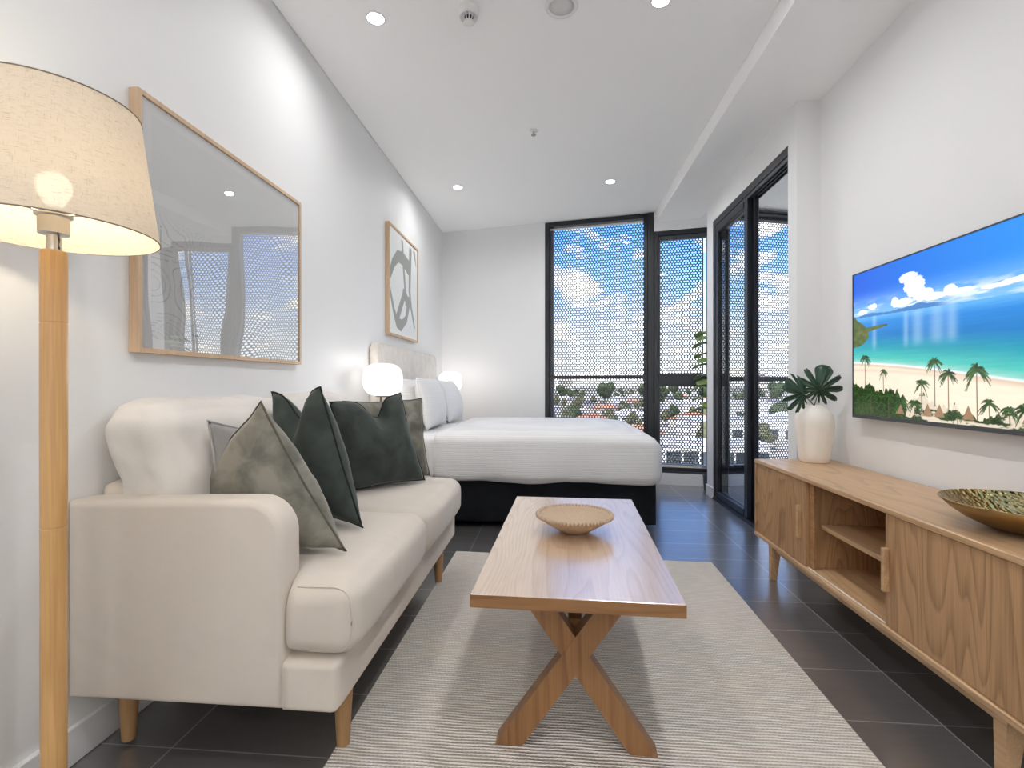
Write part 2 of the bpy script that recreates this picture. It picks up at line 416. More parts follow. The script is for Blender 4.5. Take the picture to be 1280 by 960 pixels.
def pillow(name, corners, T, mat, trim, label, group, chop=None, seed=0, n=26, wr=.008, pin=.035, trim_name='piping', gather=0):
    """corners: bottom-left, bottom-right, top-right, top-left in world coordinates"""
    A, Bc, C, D = [Vector(c) for c in corners]
    nrm = ((Bc - A).cross(D - A)).normalized()
    base = (A + Bc) / 2
    root = thing(name, label, 'cushion', (base.x, base.y, min(A.z, Bc.z)), 0, group)
    bm = B(); fr, bk, edge = {}, {}, []
    def pos(i, j, s):
        u, v = i / n, j / n
        # pull the sides in between the corners
        uu = u + pin * math.sin(PI * v) ** .8 * (1 - 2 * u) * 1.0 * (abs(1 - 2 * u) ** 1.5)
        vv = v + pin * math.sin(PI * u) ** .8 * (1 - 2 * v) * 1.0 * (abs(1 - 2 * v) ** 1.5)
        p = A * (1 - uu) * (1 - vv) + Bc * uu * (1 - vv) + C * uu * vv + D * (1 - uu) * vv
        t = T * (max(0, 1 - abs(2 * u - 1) ** 2.3) * max(0, 1 - abs(2 * v - 1) ** 2.3)) ** .62
        if chop:
            cu, dep, wid = chop
            g = math.exp(-((u - cu) / wid) ** 2) * max(0, v - .35) / .65
            up = ((C + D) / 2 - (A + Bc) / 2).normalized()
            p = p - up * dep * g ** 1.3
            t *= (1 - .55 * g * max(0, v - .4) / .6)
        p = p + nrm * s * t
        k = noise.noise_vector(Vector((u * 5 + seed, v * 5, s * 3))) + .6 * noise.noise_vector(Vector((u * 11, v * 11 + seed, s)))
        e = min(1, 8 * min(u, 1 - u, v, 1 - v))
        return p + nrm * k.x * wr * e + k * wr * .3
    for i in range(n + 1):
        for j in range(n + 1):
            on = i in (0, n) or j in (0, n)
            fr[i, j] = bm.verts.new(pos(i, j, 1 if not on else 0))
            bk[i, j] = fr[i, j] if on else bm.verts.new(pos(i, j, -1))
    for i in range(n):
        for j in range(n):
            bm.faces.new((fr[i, j], fr[i + 1, j], fr[i + 1, j + 1], fr[i, j + 1]))
            q = (bk[i, j], bk[i, j + 1], bk[i + 1, j + 1], bk[i + 1, j])
            try: bm.faces.new(q)
            except ValueError: pass
    loop = [fr[i, 0].co.copy() for i in range(n)] + [fr[n, j].co.copy() for j in range(n)] + [fr[i, n].co.copy() for i in range(n, 0, -1)] + [fr[0, j].co.copy() for j in range(n, 0, -1)]
    obj('cover', bm, mat, root, True)
    tb = tube(B(), loop, .0035, 6, True)
    obj(trim_name, tb, trim, root, True)
    return root

def grid_picture(name, P0, U, V, nu, nv, col, mat, parent):
    """fine flat mesh coloured per vertex: P0 lower-left, U and V edge vectors; col is an (nv, nu, 3) linear array"""
    P0, U, V = Vector(P0), Vector(U), Vector(V)
    inv = origin(parent).inverted()
    P0 = inv @ P0
    us = np.linspace(0, 1, nu); vs = np.linspace(0, 1, nv)
    uu, vv = np.meshgrid(us, vs)
    co = np.array(P0)[None, None] + uu[..., None] * np.array(U) + vv[..., None] * np.array(V)
    idx = np.arange(nu * nv).reshape(nv, nu)
    q = np.stack([idx[:-1, :-1], idx[:-1, 1:], idx[1:, 1:], idx[1:, :-1]], -1).reshape(-1, 4)
    me = bpy.data.meshes.new(name)
    me.vertices.add(nu * nv); me.vertices.foreach_set('co', co.reshape(-1).astype(np.float32))
    me.loops.add(q.size); me.loops.foreach_set('vertex_index', q.reshape(-1).astype(np.int32))
    me.polygons.add(len(q)); me.polygons.foreach_set('loop_start', (np.arange(len(q)) * 4).astype(np.int32))
    me.update(calc_edges=True)
    a = me.color_attributes.new('Col', 'FLOAT_COLOR', 'POINT')
    rgba = np.ones((nu * nv, 4), np.float32); rgba[:, :3] = col.reshape(-1, 3)
    a.data.foreach_set('color', rgba.reshape(-1))
    me.materials.append(mat)
    o = bpy.data.objects.new(name, me); COL.objects.link(o); o.parent = parent; ORG[o.name] = origin(parent)
    return o
def lin(c): return np.array([((x / 255) / 12.92 if x / 255 <= .04045 else ((x / 255 + .055) / 1.055) ** 2.4) for x in c])
def fnoise(u, v, seed=0, octv=4):
    """value noise on arrays"""
    rs = np.random.RandomState(seed); out = np.zeros_like(u); amp = 1.; tot = 0
    for o in range(octv):
        g = rs.rand(64, 64); x = u * 2 ** o; y = v * 2 ** o
        xi = np.floor(x).astype(int); yi = np.floor(y).astype(int); fx = x - xi; fy = y - yi
        fx = fx * fx * (3 - 2 * fx); fy = fy * fy * (3 - 2 * fy)
        G = lambda a, b: g[a % 64, b % 64]
        out += amp * ((G(xi, yi) * (1 - fx) + G(xi + 1, yi) * fx) * (1 - fy) + (G(xi, yi + 1) * (1 - fx) + G(xi + 1, yi + 1) * fx) * fy)
        tot += amp; amp *= .55
    return out / tot
def sst(a, b, x): t = np.clip((x - a) / (b - a), 0, 1); return t * t * (3 - 2 * t)

# ================================================================== THE ROOM
XL, XR, XD = -1.395, 1.67, 1.525
HC, HB = 3.0, 2.885
YF = -2.8
WA, WB = Vector((XL, 6.13, 0)), Vector((1.70, 5.463, 0))      # inner face of the window wall
WD = (WB - WA).normalized(); WANG = math.atan2(WD.y, WD.x)
def onW(x):                                                  # arc length along the window wall of a given X
    return (x - WA.x) / WD.x
OUTL = [(XL - .15, YF - .15), (3.47, YF - .15), (3.47, 6.06), (3.33, 6.06), (1.68, 5.565), (XL - .15, 6.27)]
bm = prism(B(), OUTL, 'Z', -.2, 0); struct('floor', bm, M['tile'])
# ceiling board stops 10 mm short of the left wall: the shadow gap
bm = prism(B(), [(XL + .005, YF), (1.117, YF), (1.117, 5.62), (XL + .005, 6.16)], 'Z', HC, HC + .012); struct('ceiling', bm, M['ceil'])
bm = prism(B(), OUTL, 'Z', HC + .012, HC + .3); struct('ceiling_slab', bm, M['ceil'])
bm = prism(B(), [(1.12, YF), (XR + .1, YF), (XR + .1, 3.36), (XD + .05, 3.36), (XD + .05, 5.50), (1.12, 5.61)], 'Z', HB, HC + .06); struct('ceiling_right', bm, M['ceil'])
bm = B(); box(bm, XL - .15, XL, YF - .15, 6.3, -.05, HC + .1); struct('wall_left', bm, M['wall'])
bm = B(); box(bm, XR, XR + .12, YF - .15, 3.30, -.05, HC + .1); struct('wall_right', bm, M['wall'])
bm = B(); box(bm, XL - .15, XR + .15, YF - .15, YF, -.05, HC + .1); struct('wall_front', bm, M['wall'])
# back wall: solid panel to the left of the windows, strip over window 2
bm = prism(B(), [(XL - .1, 6.152), (-.103, 5.852), (-.08, 5.96), (XL - .1, 6.26)], 'Z', -.05, HC + .08); struct('wall_back', bm, M['wall'])
def wbox(bm, s0, s1, t0, t1, z0, z1, bev=0):
    """box in the frame of the window wall: s along it, t outward"""
    n = Vector((-WD.y, WD.x, 0)); b2 = B(); box(b2, s0, s1, t0, t1, z0, z1, bev)
    b2.transform(Matrix.Translation(WA) @ Matrix.Rotation(WANG, 4, 'Z'))
    me = bpy.data.meshes.new('tmp'); b2.to_mesh(me); b2.free(); bm.from_mesh(me); bpy.data.meshes.remove(me); return bm
s1, s2, s3, s4 = onW(-.103), onW(1.084), onW(1.12), onW(1.70)
bm = B(); wbox(bm, s2 - .02, s4, 0, .12, 2.785, HC + .06); struct('wall_back_header', bm, M['wall'])
bm = B(); wbox(bm, s1, s4, -.012, .02, 0, .125); struct('baseboard_back', bm, M['trim'])
bm = B(); wbox(bm, s1, s4, .0, .14, -.05, .15); struct('trim_1', bm, M['dgrey'])

def frame_window(name, s0, s1, z0, z1, post0, post1, head, foot, rails, mat=M['black'], dglass=False, org=None, ang=None):
    r = struct_root(name, WA if org is None else org, WANG if ang is None else ang)
    def lb(nm, a, b, c, d, e, f, m, bev=.004):
        bb = B(); box(bb, a, b, c, d, e, f, bev, 1); return obj(nm, bb, m, r, world=False)
    bb = B()
    box(bb, s0, s0 + post0, 0, .10, z0, z1, .004, 1); box(bb, s1 - post1, s1, 0, .10, z0, z1, .004, 1)
    box(bb, s0 + post0, s1 - post1, .005, .095, z1 - head, z1, .004, 1); box(bb, s0 + post0, s1 - post1, .005, .095, z0, z0 + foot, .004, 1)
    obj('window_frame', bb, mat, r, world=False)
    for a, b in rails: lb('transom', s0 + post0, s1 - post1, .01, .09, a, b, mat)
    zs = [z0 + foot] + [v for ab in rails for v in ab] + [z1 - head]
    for k in range(0, len(zs), 2):
        a, b = zs[k], zs[k + 1]; bb = quad(B(), (s0 + post0, .05, a), (s1 - post1, .05, a), (s1 - post1, .05, b), (s0 + post0, .05, b))
        obj('pane', bb, M['dglass'] if dglass else M['glass'], r, world=False)
    return r
w1 = frame_window('window_1', s1, s2 - .045, .15, 2.995, .055, .045, .05, .08, [(1.165, 1.20)])
bb = B(); box(bb, s1 + .055, s1 + .095, .03, .09, .23, 2.945, .003, 1); obj('inner_stile', bb, M['dgrey'], w1, world=False)
bb = B(); box(bb, s1 + .06, s2 - .09, .02, .05, 2.905, 2.925, .002, 1); obj('head_track', bb, M['steel'], w1, world=False)
bm = B(); wbox(bm, s2 - .045, s3 - .015, -.005, .11, .15, 2.998, .004); struct('trim_2', bm, M['black'])
w2 = frame_window('window_2', s3 - .015, s4, .15, 2.785, .045, .04, .055, .07, [(1.075, 1.215)])
bb = B(); box(bb, s3 + .03, s3 + .052, .02, .08, 1.215, 2.73, .003, 1); box(bb, s3 + .03, s4 - .04, .02, .08, 2.685, 2.73, .003, 1); box(bb, s3 + .03, s3 + .05, .02, .08, .22, 1.075, .003, 1)
obj('sash', bb, M['dgrey'], w2, world=False)
bb = B(); box(bb, s3 + .03, s4 - .04, -.01, .02, .19, .215, .003, 1); obj('sill_bar', bb, M['steel'], w2, world=False)

# the glazed corner beyond the sliding door
SA = Vector((1.70, 5.463, 0)); SB = Vector((3.35, 5.96, 0)); SD = (SB - SA).normalized(); SANG = math.atan2(SD.y, SD.x); SL = (SB - SA).length
w3 = frame_window('window_3', 0, .17, .15, 2.72, .055, .055, .06, .08, [(1.07, 1.20)], dglass=True, org=SA, ang=SANG)
bb = tube(B(), [(.143, -.02, 1.20), (.143, -.045, 1.23), (.143, -.045, 1.40), (.143, -.02, 1.43)], .008, 8); obj('handle', bb, M['grey'], w3, world=False, smooth=True)
bb = B(); box(bb, .055, .115, .075, .085, .23, 2.66); obj('blind_panel', bb, M['dgrey'], w3, world=False)
w4 = frame_window('window_4', .17, SL, .15, 2.95, .03, .05, .05, .07, [(1.135, 1.18)], org=SA, ang=SANG)
def sbox(bm, s0, s1, t0, t1, z0, z1, bev=0):
    b2 = B(); box(b2, s0, s1, t0, t1, z0, z1, bev); b2.transform(Matrix.Translation(SA) @ Matrix.Rotation(SANG, 4, 'Z'))
    me = bpy.data.meshes.new('tmp'); b2.to_mesh(me); b2.free(); bm.from_mesh(me); bpy.data.meshes.remove(me); return bm
bm = B(); sbox(bm, 0, SL, 0, .14, -.05, .15); struct('trim_3', bm, M['dgrey'])
bm = B(); sbox(bm, 0, SL, -.012, .02, 0, .125); struct('baseboard_balcony', bm, M['trim'])
bm = B(); sbox(bm, 0, .17, 0, .12, 2.72, HC + .06); sbox(bm, .17, SL, 0, .12, 2.95, HC + .06); struct('wall_balcony_header', bm, M['wall'])
bm = B(); sbox(bm, .17, SL, -.05, 0, 2.965, 2.985); sbox(bm, .17, SL, -.05, 0, 2.93, 2.945); struct('trim_4', bm, M['dgrey'])
EA = Vector((3.35, 5.96, 0))
w5 = frame_window('window_5', 0, 2.64, .15, 2.95, .06, .06, .05, .07, [(1.135, 1.18)], org=EA, ang=-PI / 2)
bm = B(); box(bm, 3.35, 3.47, 3.2, 6.1, -.05, .15); box(bm, 3.35, 3.47, 3.2, 6.1, 2.95, HC + .1); struct('wall_balcony_right', bm, M['wall'])
bm = B(); box(bm, XR + .06, 3.47, 3.18, 3.31, -.05, HC + .1); struct('wall_balcony_front', bm, M['wall'])

# door wall: pier, header over the sliding door, far end
bm = B(); box(bm, XD, XR, 3.262, 3.378, -.05, HC + .1); box(bm, XD, XR, 3.378, 4.913, 2.66, HC + .1); box(bm, XD, XR, 4.913, 5.087, -.05, HC + .1)
struct('wall_door', bm, M['wall'])
bm = B(); box(bm, XD - .012, XR + .01, 4.905, 5.099, 0, .105, .002, 1); struct('baseboard_door', bm, M['trim'])
bm = B(); box(bm, XD - .012, XD + .001, 3.25, 3.385, 0, .105, .002, 1); struct('baseboard_pier', bm, M['trim'])
bm = B(); box(bm, XL, XL + .016, YF, 6.1, 0, .11, .004, 1); struct('baseboard_left', bm, M['trim'])
bm = B(); box(bm, XR - .016, XR, YF, 3.25, 0, .11, .004, 1); struct('baseboard_right', bm, M['trim'])
bm = prism(B(), [(XL + .016, 6.126), (-.103, 5.852), (-.106, 5.838), (XL + .016, 6.112)], 'Z', 0, .11); struct('baseboard_rear', bm, M['trim'])
d1 = struct_root('door_1', (XD, 3.378, 0))
bb = B(); box(bb, XD + .004, XD + .13, 3.378, 4.913, 2.60, 2.662, .003, 1); box(bb, XD + .004, XD + .13, 4.868, 4.915, .03, 2.60, .003, 1)
obj('door_frame', bb, M['black'], d1)
bb = B()
for x in (.012, .040, .07, .1): box(bb, XD + x, XD + x + .008, 3.378, 4.868, 2.575, 2.602)
obj('head_rail', bb, M['dgrey'], d1)
bb = B(); box(bb, XD - .006, XD + .14, 3.378, 4.913, 0, .012)
for x in (.0, .03, .06, .09, .12): box(bb, XD + x, XD + x + .008, 3.378, 4.9, .012, .028)
obj('threshold', bb, M['black'], d1)
for k, (x, y0) in enumerate(((.010, 4.085), (.050, 4.045))):
    y1 = 4.868
    bb = B(); box(bb, XD + x, XD + x + .034, y0, y0 + .07, .028, 2.585, .003, 1); box(bb, XD + x, XD + x + .034, y1 - .06, y1, .028, 2.585, .003, 1)
    box(bb, XD + x, XD + x + .034, y0 + .085, y1 - .06, .028, .085, .003, 1); box(bb, XD + x, XD + x + .034, y0 + .085, y1 - .06, 2.53, 2.585, .003, 1)
    lf = obj('sliding_leaf', bb, M['black'], d1)
    xx = XD + x + .02; bb = quad(B(), (xx, y0 + .08, .08), (xx, y1 - .05, .08), (xx, y1 - .05, 2.54), (xx, y0 + .08, 2.54)); obj('pane', bb, M['glass'], lf)

# perforated sunscreens outside the glazing
def screen(label, org, ang, s0, s1, t, z0, z1):
    o_m = Matrix.Translation(org) @ Matrix.Rotation(ang, 4, 'Z') @ Matrix.Translation((s0, t, 0))
    r = bpy.data.objects.new('perforated_screen', None); COL.objects.link(r); r.matrix_world = o_m; ORG[r.name] = o_m
    tag(r, label, 'sunscreen', 'perforated screens outside the windows')
    bb = B(); box(bb, 0, s1 - s0, 0, .002, z0, z1); bb.faces.ensure_lookup_table()
    bmesh.ops.delete(bb, geom=[f for f in bb.faces if f.normal.y < .9], context='FACES_ONLY')
    obj('perforated_sheet', bb, M['perf'], r, world=False)
    for a in (-.012, s1 - s0):
        bb = B(); box(bb, a, a + .012, -.01, .03, z0, z1); obj('edge_channel', bb, M['dgrey'], r, world=False)
screen('perforated dark metal screen outside the tall left window', WA, WANG, s1 - .25, s2 - .03, .28, -.3, 3.3)
screen('perforated dark metal screen outside the two-part window by the corner', WA, WANG, s2 - .006, s4 - .09, .28, -.3, 3.3)
screen('perforated dark metal screen beyond the glass sliding door', SA, SANG, .13, SL + .02, .28, -.3, 3.3)
screen('perforated dark metal screen on the side of the glazed balcony', EA, -PI / 2, -.10, 2.7, .28, -.3, 3.3)

# ================================================================== FURNITURE
# --- rug
bm = prism(B(), [(-.66, .55), (.925, .55), (.962, 3.12), (-.632, 3.19)], 'Z', .0005, .011)
r = obj('area_rug', bm, M['rug'], loc=(.15, 1.9, 0)); tag(r, 'beige flat-woven wool rug under the coffee table', 'rug')

# --- sofa
sofa = thing('sofa', 'cream fabric two-seat sofa on tapered wooden legs against the left wall', 'sofa', (-.98, 2.118, 0))
Y0, Y1 = 1.30, 2.935
def warp_base(w, u):
    t = min(1, max(0, (-.742 - w.x) / .01)); k = (w.y - (Y0 + Y1) / 2) / ((Y1 - Y0) / 2)
    w.y -= math.copysign(.04 * t, k) * abs(k); w.z += .004 * t * (u.z < 0); return w
bm = softbox(-1.375, -.585, Y0, Y1, .20, .337, .018, .003, (40, 30, 8), warp=warp_base); obj('base', bm, M['sofa'], sofa, True)
def arm(ya, yb):
    pr = [(-1.385, .202), (-.742, .202), (-.741, .45)]
    for k in range(15):
        a = k / 14 * PI / 2; pr.append((-.742 - .10 + .10 * math.cos(a), .778 - .105 + .105 * math.sin(a)))
    for k in range(1, 8): pr.append((-.842 - k * .07, .778 - .0015 * k))
    pr.append((-1.385, .764))
    n = len(pr); P = [Vector(p) for p in pr]; nm = []
    for i in range(n):
        t1 = (P[i] - P[i - 1]).normalized(); t2 = (P[(i + 1) % n] - P[i]).normalized(); t = (t1 + t2).normalized()
        nm.append(Vector((-t.y, t.x)) / max(.6, math.sqrt((1 + t1.dot(t2)) / 2)))
    bm = B(); rings = []; r = .026; L = yb - ya
    offs = [(r * (1 - math.cos(a)), r * (1 - math.sin(a))) for a in [k / 6 * PI / 2 for k in range(7)]]
    lay = [(ya + y, i * .8) for y, i in offs] + [(yb - y, i * .8) for y, i in offs[::-1]]
    for y, ins in lay: rings.append([bm.verts.new((P[i].x + nm[i].x * ins, y, P[i].y + nm[i].y * ins)) for i in range(n)])
    for a_, b_ in zip(rings, rings[1:]):
        for i in range(n): bm.faces.new((a_[i], a_[(i + 1) % n], b_[(i + 1) % n], b_[i]))
    bm.faces.new(rings[0][::-1]); bm.faces.new(rings[-1]); return bm
def arm_seam(yy, ins):
    pts = [(-.7415 - ins, yy, .21 + .24 * k / 6) for k in range(7)]
    for k in range(15):
        a = k / 14 * PI / 2; rr = .1005 - ins; pts.append((-.842 + rr * math.cos(a), yy, .673 + (rr + .005) * math.sin(a)))
    return tube(B(), pts, .0018, 5)
a1 = obj('arm', arm(Y0, Y0 + .112), M['sofa'], sofa, True, angle=50)
a2 = obj('arm', arm(Y1 - .112, Y1), M['sofa'], sofa, True, angle=50)
for ar, yy in ((a1, Y0 + .0075), (a2, Y1 - .0075), (a2, Y1 - .1045)): obj('seam', arm_seam(yy, .0085), M['sofa'], ar, True)
bm = softbox(-1.390, -1.26, Y0 + .11, Y1 - .11, .205, .80, .03, .004, (24, 24, 10)); obj('back_frame', bm, M['sofa'], sofa, True)
def warp_seat(first):
    def f(w, u):
        # L-shaped: the front of the end cushion reaches out in front of the arm
        edge = Y0 + .018 if first else Y1 - .018; ins = Y0 + .115 if first else Y1 - .115
        t = min(1, max(0, (-.735 - w.x) / .03)); t = t * t * (3 - 2 * t)
        lim = edge * (1 - t) + ins * t; mid = (Y0 + Y1) / 2
        k = (w.y - mid) / (edge - mid); w.y = mid + (lim - mid) * k
        return w
    return f
ym = (Y0 + Y1) / 2
obj('seat_cushion', softbox(-1.27, -.545, Y0 + .018, ym - .002, .338, .548, .06, .018, (34, 34, 20), .003, 6, 1, warp_seat(True)), M['sofa'], sofa, True)
obj('seat_cushion', softbox(-1.27, -.545, ym + .002, Y1 - .018, .338, .548, .06, .018, (34, 34, 20), .003, 6, 5, warp_seat(False)), M['sofa'], sofa, True)
def end_seam(y, s_):
    r = .06; q = .707 * r + .001; pts = []
    cx, ct, cb = -.545 - r, .548 - r, .338 + r
    for k in range(6): pts.append((-.715 + k * .021, y, ct + q + .002 * k / 5))
    for k in range(1, 8): a = PI / 2 * (1 - k / 8); pts.append((cx + q * math.cos(a), y, ct + q * math.sin(a)))
    for k in range(5): pts.append((cx + q + .004 * math.sin(k / 4 * PI), y, ct + (cb - ct) * k / 4))
    for k in range(1, 8): a = -PI / 2 * k / 8; pts.append((cx + q * math.cos(a), y, cb + q * math.sin(a)))
    for k in range(5): pts.append((cx - k * .022, y, cb - q))
    return tube(B(), pts, .0024, 6)
scs = [c for c in sofa.children if c.name.startswith('seat_cushion')]
scs.sort(key=lambda o: o.name)
obj('piping', end_seam(Y0 + .018 + .0172, 1), M['sofa'], scs[0], True); obj('piping', end_seam(Y1 - .018 - .0172, -1), M['sofa'], scs[-1], True)
def warp_back(ya, yb, near):
    def f(w, u):
        z = (w.z - .53) / .53
        w.x -= .10 * z + .0 * z
        if near: w.y -= .085 * max(0, z - .15) * max(0, -u.y) ** 1.0
        w.z -= .014 * abs(u.y) ** 8
        if w.x < -1.388: w.x = -1.388
        return w
    return f
obj('back_cushion', softbox(-1.29, -1.06, Y0 + .13, ym + .005, .53, 1.035, .07, .02, (34, 34, 18), .013, 7, 2, warp_back(0, 0, True)), M['sofa_back'], sofa, True)
obj('back_cushion', softbox(-1.29, -1.06, ym + .007, Y1 - .13, .53, 1.04, .07, .02, (34, 34, 18), .013, 7, 9, warp_back(0, 0, False)), M['sofa_back'], sofa, True)
for (x, y) in ((-.635, 1.455), (-.632, 2.69), (-1.30, 1.42), (-1.30, 2.69)):
    bm = B(); bmesh.ops.create_cone(bm, cap_ends=True, segments=24, radius1=.019, radius2=.030, depth=.195)
    bmesh.ops.translate(bm, verts=bm.verts, vec=(x, y, .1095)); obj('leg', bm, M['beech_leg'], sofa, True, angle=40)

# --- loose cushions on the sofa
G = 'scatter cushions on the sofa'
pillow('linen_cushion', [(-1.06, 1.50, .565), (-1.00, 1.90, .565), (-1.03, 1.90, .90), (-1.085, 1.475, .985)], .05, M['linen_grey'], M['grey_trim'], 'small grey linen cushion leaning against the back cushion behind the olive one', G, seed=3)
pillow('velvet_cushion', [(-1.01, 1.66, .585), (-.655, 1.52, .572), (-.91, 1.475, 1.045), (-1.25, 1.61, .775)], .115, M['velvet_olive'], M['olive_trim'], 'large olive velvet cushion propped on its corner against the near sofa arm', G, seed=11, pin=.03)
pillow('velvet_cushion', [(-1.02, 1.93, .575), (-.70, 1.775, .572), (-.87, 1.79, 1.09), (-1.15, 1.94, 1.068)], .10, M['velvet_dark'], M['velvet_trim'], 'tall narrow-looking dark green velvet cushion beside the large olive cushion', G, chop=(.5, .11, .22), seed=17, pin=.03)
pillow('velvet_cushion', [(-.985, 2.36, .575), (-.70, 2.66, .575), (-.83, 2.64, 1.05), (-1.07, 2.29, 1.015)], .095, M['velvet_dark'], M['velvet_trim'], 'dark green velvet cushion with dented top in front of the far olive cushion', G, chop=(.55, .10, .16), seed=23, pin=.03)
pillow('velvet_cushion', [(-1.06, 2.47, .585), (-.70, 2.755, .585), (-.74, 2.745, 1.02), (-1.10, 2.50, 1.01)], .06, M['velvet_olive'], M['olive_trim'], 'olive velvet cushion tucked behind the dark green one by the far sofa arm', G, seed=31, pin=.03)

# --- coffee table
ct = thing('coffee_table', 'long wooden coffee table with crossed legs standing on the rug', 'table', (.0825, 2.012, 0), -math.radians(2.0))
bm = B(); box(bm, -.30, .30, -.622, .622, .462, .50, .0025, 2)
bm.faces.ensure_lookup_table()
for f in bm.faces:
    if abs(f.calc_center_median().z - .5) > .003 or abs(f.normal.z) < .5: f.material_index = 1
obj('tabletop', bm, [M['ash'], M['ash_edge']], ct, world=False)
for yy in (-.50, .50):
    for k, sx in enumerate((1, -1)):
        bm = B(); dy = .0 
        # each bar runs from a foot on one side, through the crossing, up to the other side
        beam(bm, (-.222 * sx, yy + dy, -.02), (.150 * sx, yy + dy, .50), .066, .060 - .004 * k)
        bmesh.ops.bisect_plane(bm, geom=bm.verts[:] + bm.edges[:] + bm.faces[:], plane_co=(0, 0, .0115), plane_no=(0, 0, -1), clear_outer=True)
        bmesh.ops.bisect_plane(bm, geom=bm.verts[:] + bm.edges[:] + bm.faces[:], plane_co=(0, 0, .4615), plane_no=(0, 0, 1), clear_outer=True)
        bmesh.ops.holes_fill(bm, edges=[e for e in bm.edges if e.is_boundary])
        obj('leg', bm, M['ash_leg'], ct, world=False)
bm = B(); box(bm, -.022, .022, -.47, .47, .315, .375, .003, 1); obj('stretcher', bm, M['ash_leg'], ct, world=False)
for q in (-.5, .5): obj('mounting_rail', box(B(), -.20, .20, q - .028, q + .028, .452, .4619), M['ash_leg'], ct, world=False)

# --- clay bowl on the table
bw = thing('clay_bowl', 'shallow beige clay bowl with beaded rim on the coffee table', 'bowl', (.085, 2.035, .501))
R = .152
prof = [(0, .0), (.050, .0), (.054, .004), (.085, .018), (.120, .040), (.145, .062), (.150, .070), (.143, .071), (.132, .060), (.11, .046), (.07, .036), (0, .033)]
obj('bowl_body', lathe(B(), prof, seg=72), M['clay'], bw, True, world=False)
bm = B()
for k in range(64):
    a = 2 * PI * k / 64; t = Matrix.Translation((.149 * math.cos(a), .149 * math.sin(a), .068)) @ Matrix.Rotation(a, 4, 'Z') @ Matrix.Diagonal((1.15, .75, 1.1, 1))
    bmesh.ops.create_icosphere(bm, subdivisions=2, radius=.0088, matrix=t)
obj('beaded_rim', bm, M['clay'], bw, True, world=False)

# --- TV cabinet
XC0, XC1, CY0, CY1, CZ0, CZ1 = 1.205, 1.648, 1.30, 3.10, .195, .65
cab = thing('tv_cabinet', 'long oak media cabinet with two doors and open middle shelves under the television', 'cabinet', (1.43, 2.2, 0))
bm = B(); box(bm, XC0, XC1, CY0, CY1, CZ1 - .022, CZ1, .003, 1); obj('top_panel', bm, M['oak_top'], cab)
bm = B(); box(bm, XC0, XC1, CY0, CY1, CZ0, CZ0 + .022, .003, 1); obj('bottom_panel', bm, M['oak_top'], cab)
for y in (CY0, CY1 - .02):
    bm = B(); box(bm, XC0 + .002, XC1, y, y + .02, CZ0 + .022, CZ1 - .022); obj('side_panel', bm, M['oak'], cab)
for y in (1.905, 2.490):
    bm = B(); box(bm, XC0 + .035, XC1 - .01, y, y + .02, CZ0 + .022, CZ1 - .022); obj('divider', bm, M['oak'], cab)
bm = B(); box(bm, XC1 - .012, XC1 - .002, CY0 + .02, CY1 - .02, CZ0 + .022, CZ1 - .022); obj('back_panel', bm, M['oak_in'], cab)
bm = B(); box(bm, XC0 + .07, XC1 - .014, 1.926, 2.489, .405, .427, .002, 1); obj('shelf', bm, M['oak_top'], cab)
for y0, y1, hy in ((CY0 + .022, 1.925, 1.925), (2.51, CY1 - .022, 2.51)):
    near = y0 < 2
    bm = B(); box(bm, XC0 + .008, XC0 + .026, y0 if near else 2.505, 1.928 if near else y1, CZ0 + .024, CZ1 - .024, .0015, 1)
    d = obj('door', bm, M['oak'], cab)
    hy0 = 1.905 if near else 2.545
    bm = B(); box(bm, XC0 - .014, XC0 + .009, hy0, hy0 + .016, .345, .505, .004, 2); obj('handle', bm, M['oak_top'], d)
bm = B(); box(bm, XC0 + .026, XC0 + .036, 2.468, 2.507, CZ0 + .024, CZ1 - .024, .001, 1); obj('door_edge_strip', bm, M['oak_in'], cab)
bm = B(); box(bm, XC0 + .014, XC0 + .020, 1.93, 2.50, CZ0 + .0215, CZ0 + .0235); obj('door_track', bm, M['trim'], cab)
bm = B(); box(bm, XC0 + .03, XC0 + .05, CY0 + .16, CY1 - .16, CZ0 - .035, CZ0); obj('apron', bm, M['oak_top'], cab)
for x, y in ((1.24, 1.46), (1.24, 2.90), (1.60, 1.46), (1.60, 2.90)):
    bm = B(); bmesh.ops.create_cube(bm, size=1)
    for v in bm.verts:
        w = .026 if v.co.z > 0 else .016; yo = 0 if v.co.z > 0 else math.copysign(.014, y - 2.2) * 0
        xo = 0 if v.co.z > 0 else (-.012 if x < 1.4 else .012)
        v.co = Vector((x + v.co.x * 2 * w + xo, y + v.co.y * 2 * w * .85 + yo, .002 if v.co.z < 0 else CZ0))
    obj('leg', bm, M['oak_top'], cab)

# --- television and its beach picture
TY0, TY1, TZ0, TZ1, TX = 1.502, 2.832, .938, 1.685, 1.62
tv = thing('television', 'large flat television on the right wall showing a tropical beach', 'television', (1.645, 2.167, .93))
bm = B(); box(bm, TX + .001, 1.650, TY0 - .004, TY1 + .004, TZ0 - .016, TZ1 + .004, .002, 1); obj('casing', bm, M['dgrey'], tv)
bm = B(); box(bm, TX - .004, TX + .001, TY0 - .006, TY1 + .006, TZ1, TZ1 + .006); box(bm, TX - .004, TX + .001, TY0 - .006, TY1 + .006, TZ0 - .018, TZ0)
box(bm, TX - .004, TX + .001, TY0 - .006, TY0, TZ0, TZ1); box(bm, TX - .004, TX + .001, TY1, TY1 + .006, TZ0, TZ1); obj('bezel', bm, M['dgrey'], tv)
bm = B(); box(bm, 1.650, XR - .0005, 1.95, 2.38, 1.15, 1.5); obj('wall_bracket', bm, M['dgrey'], tv)
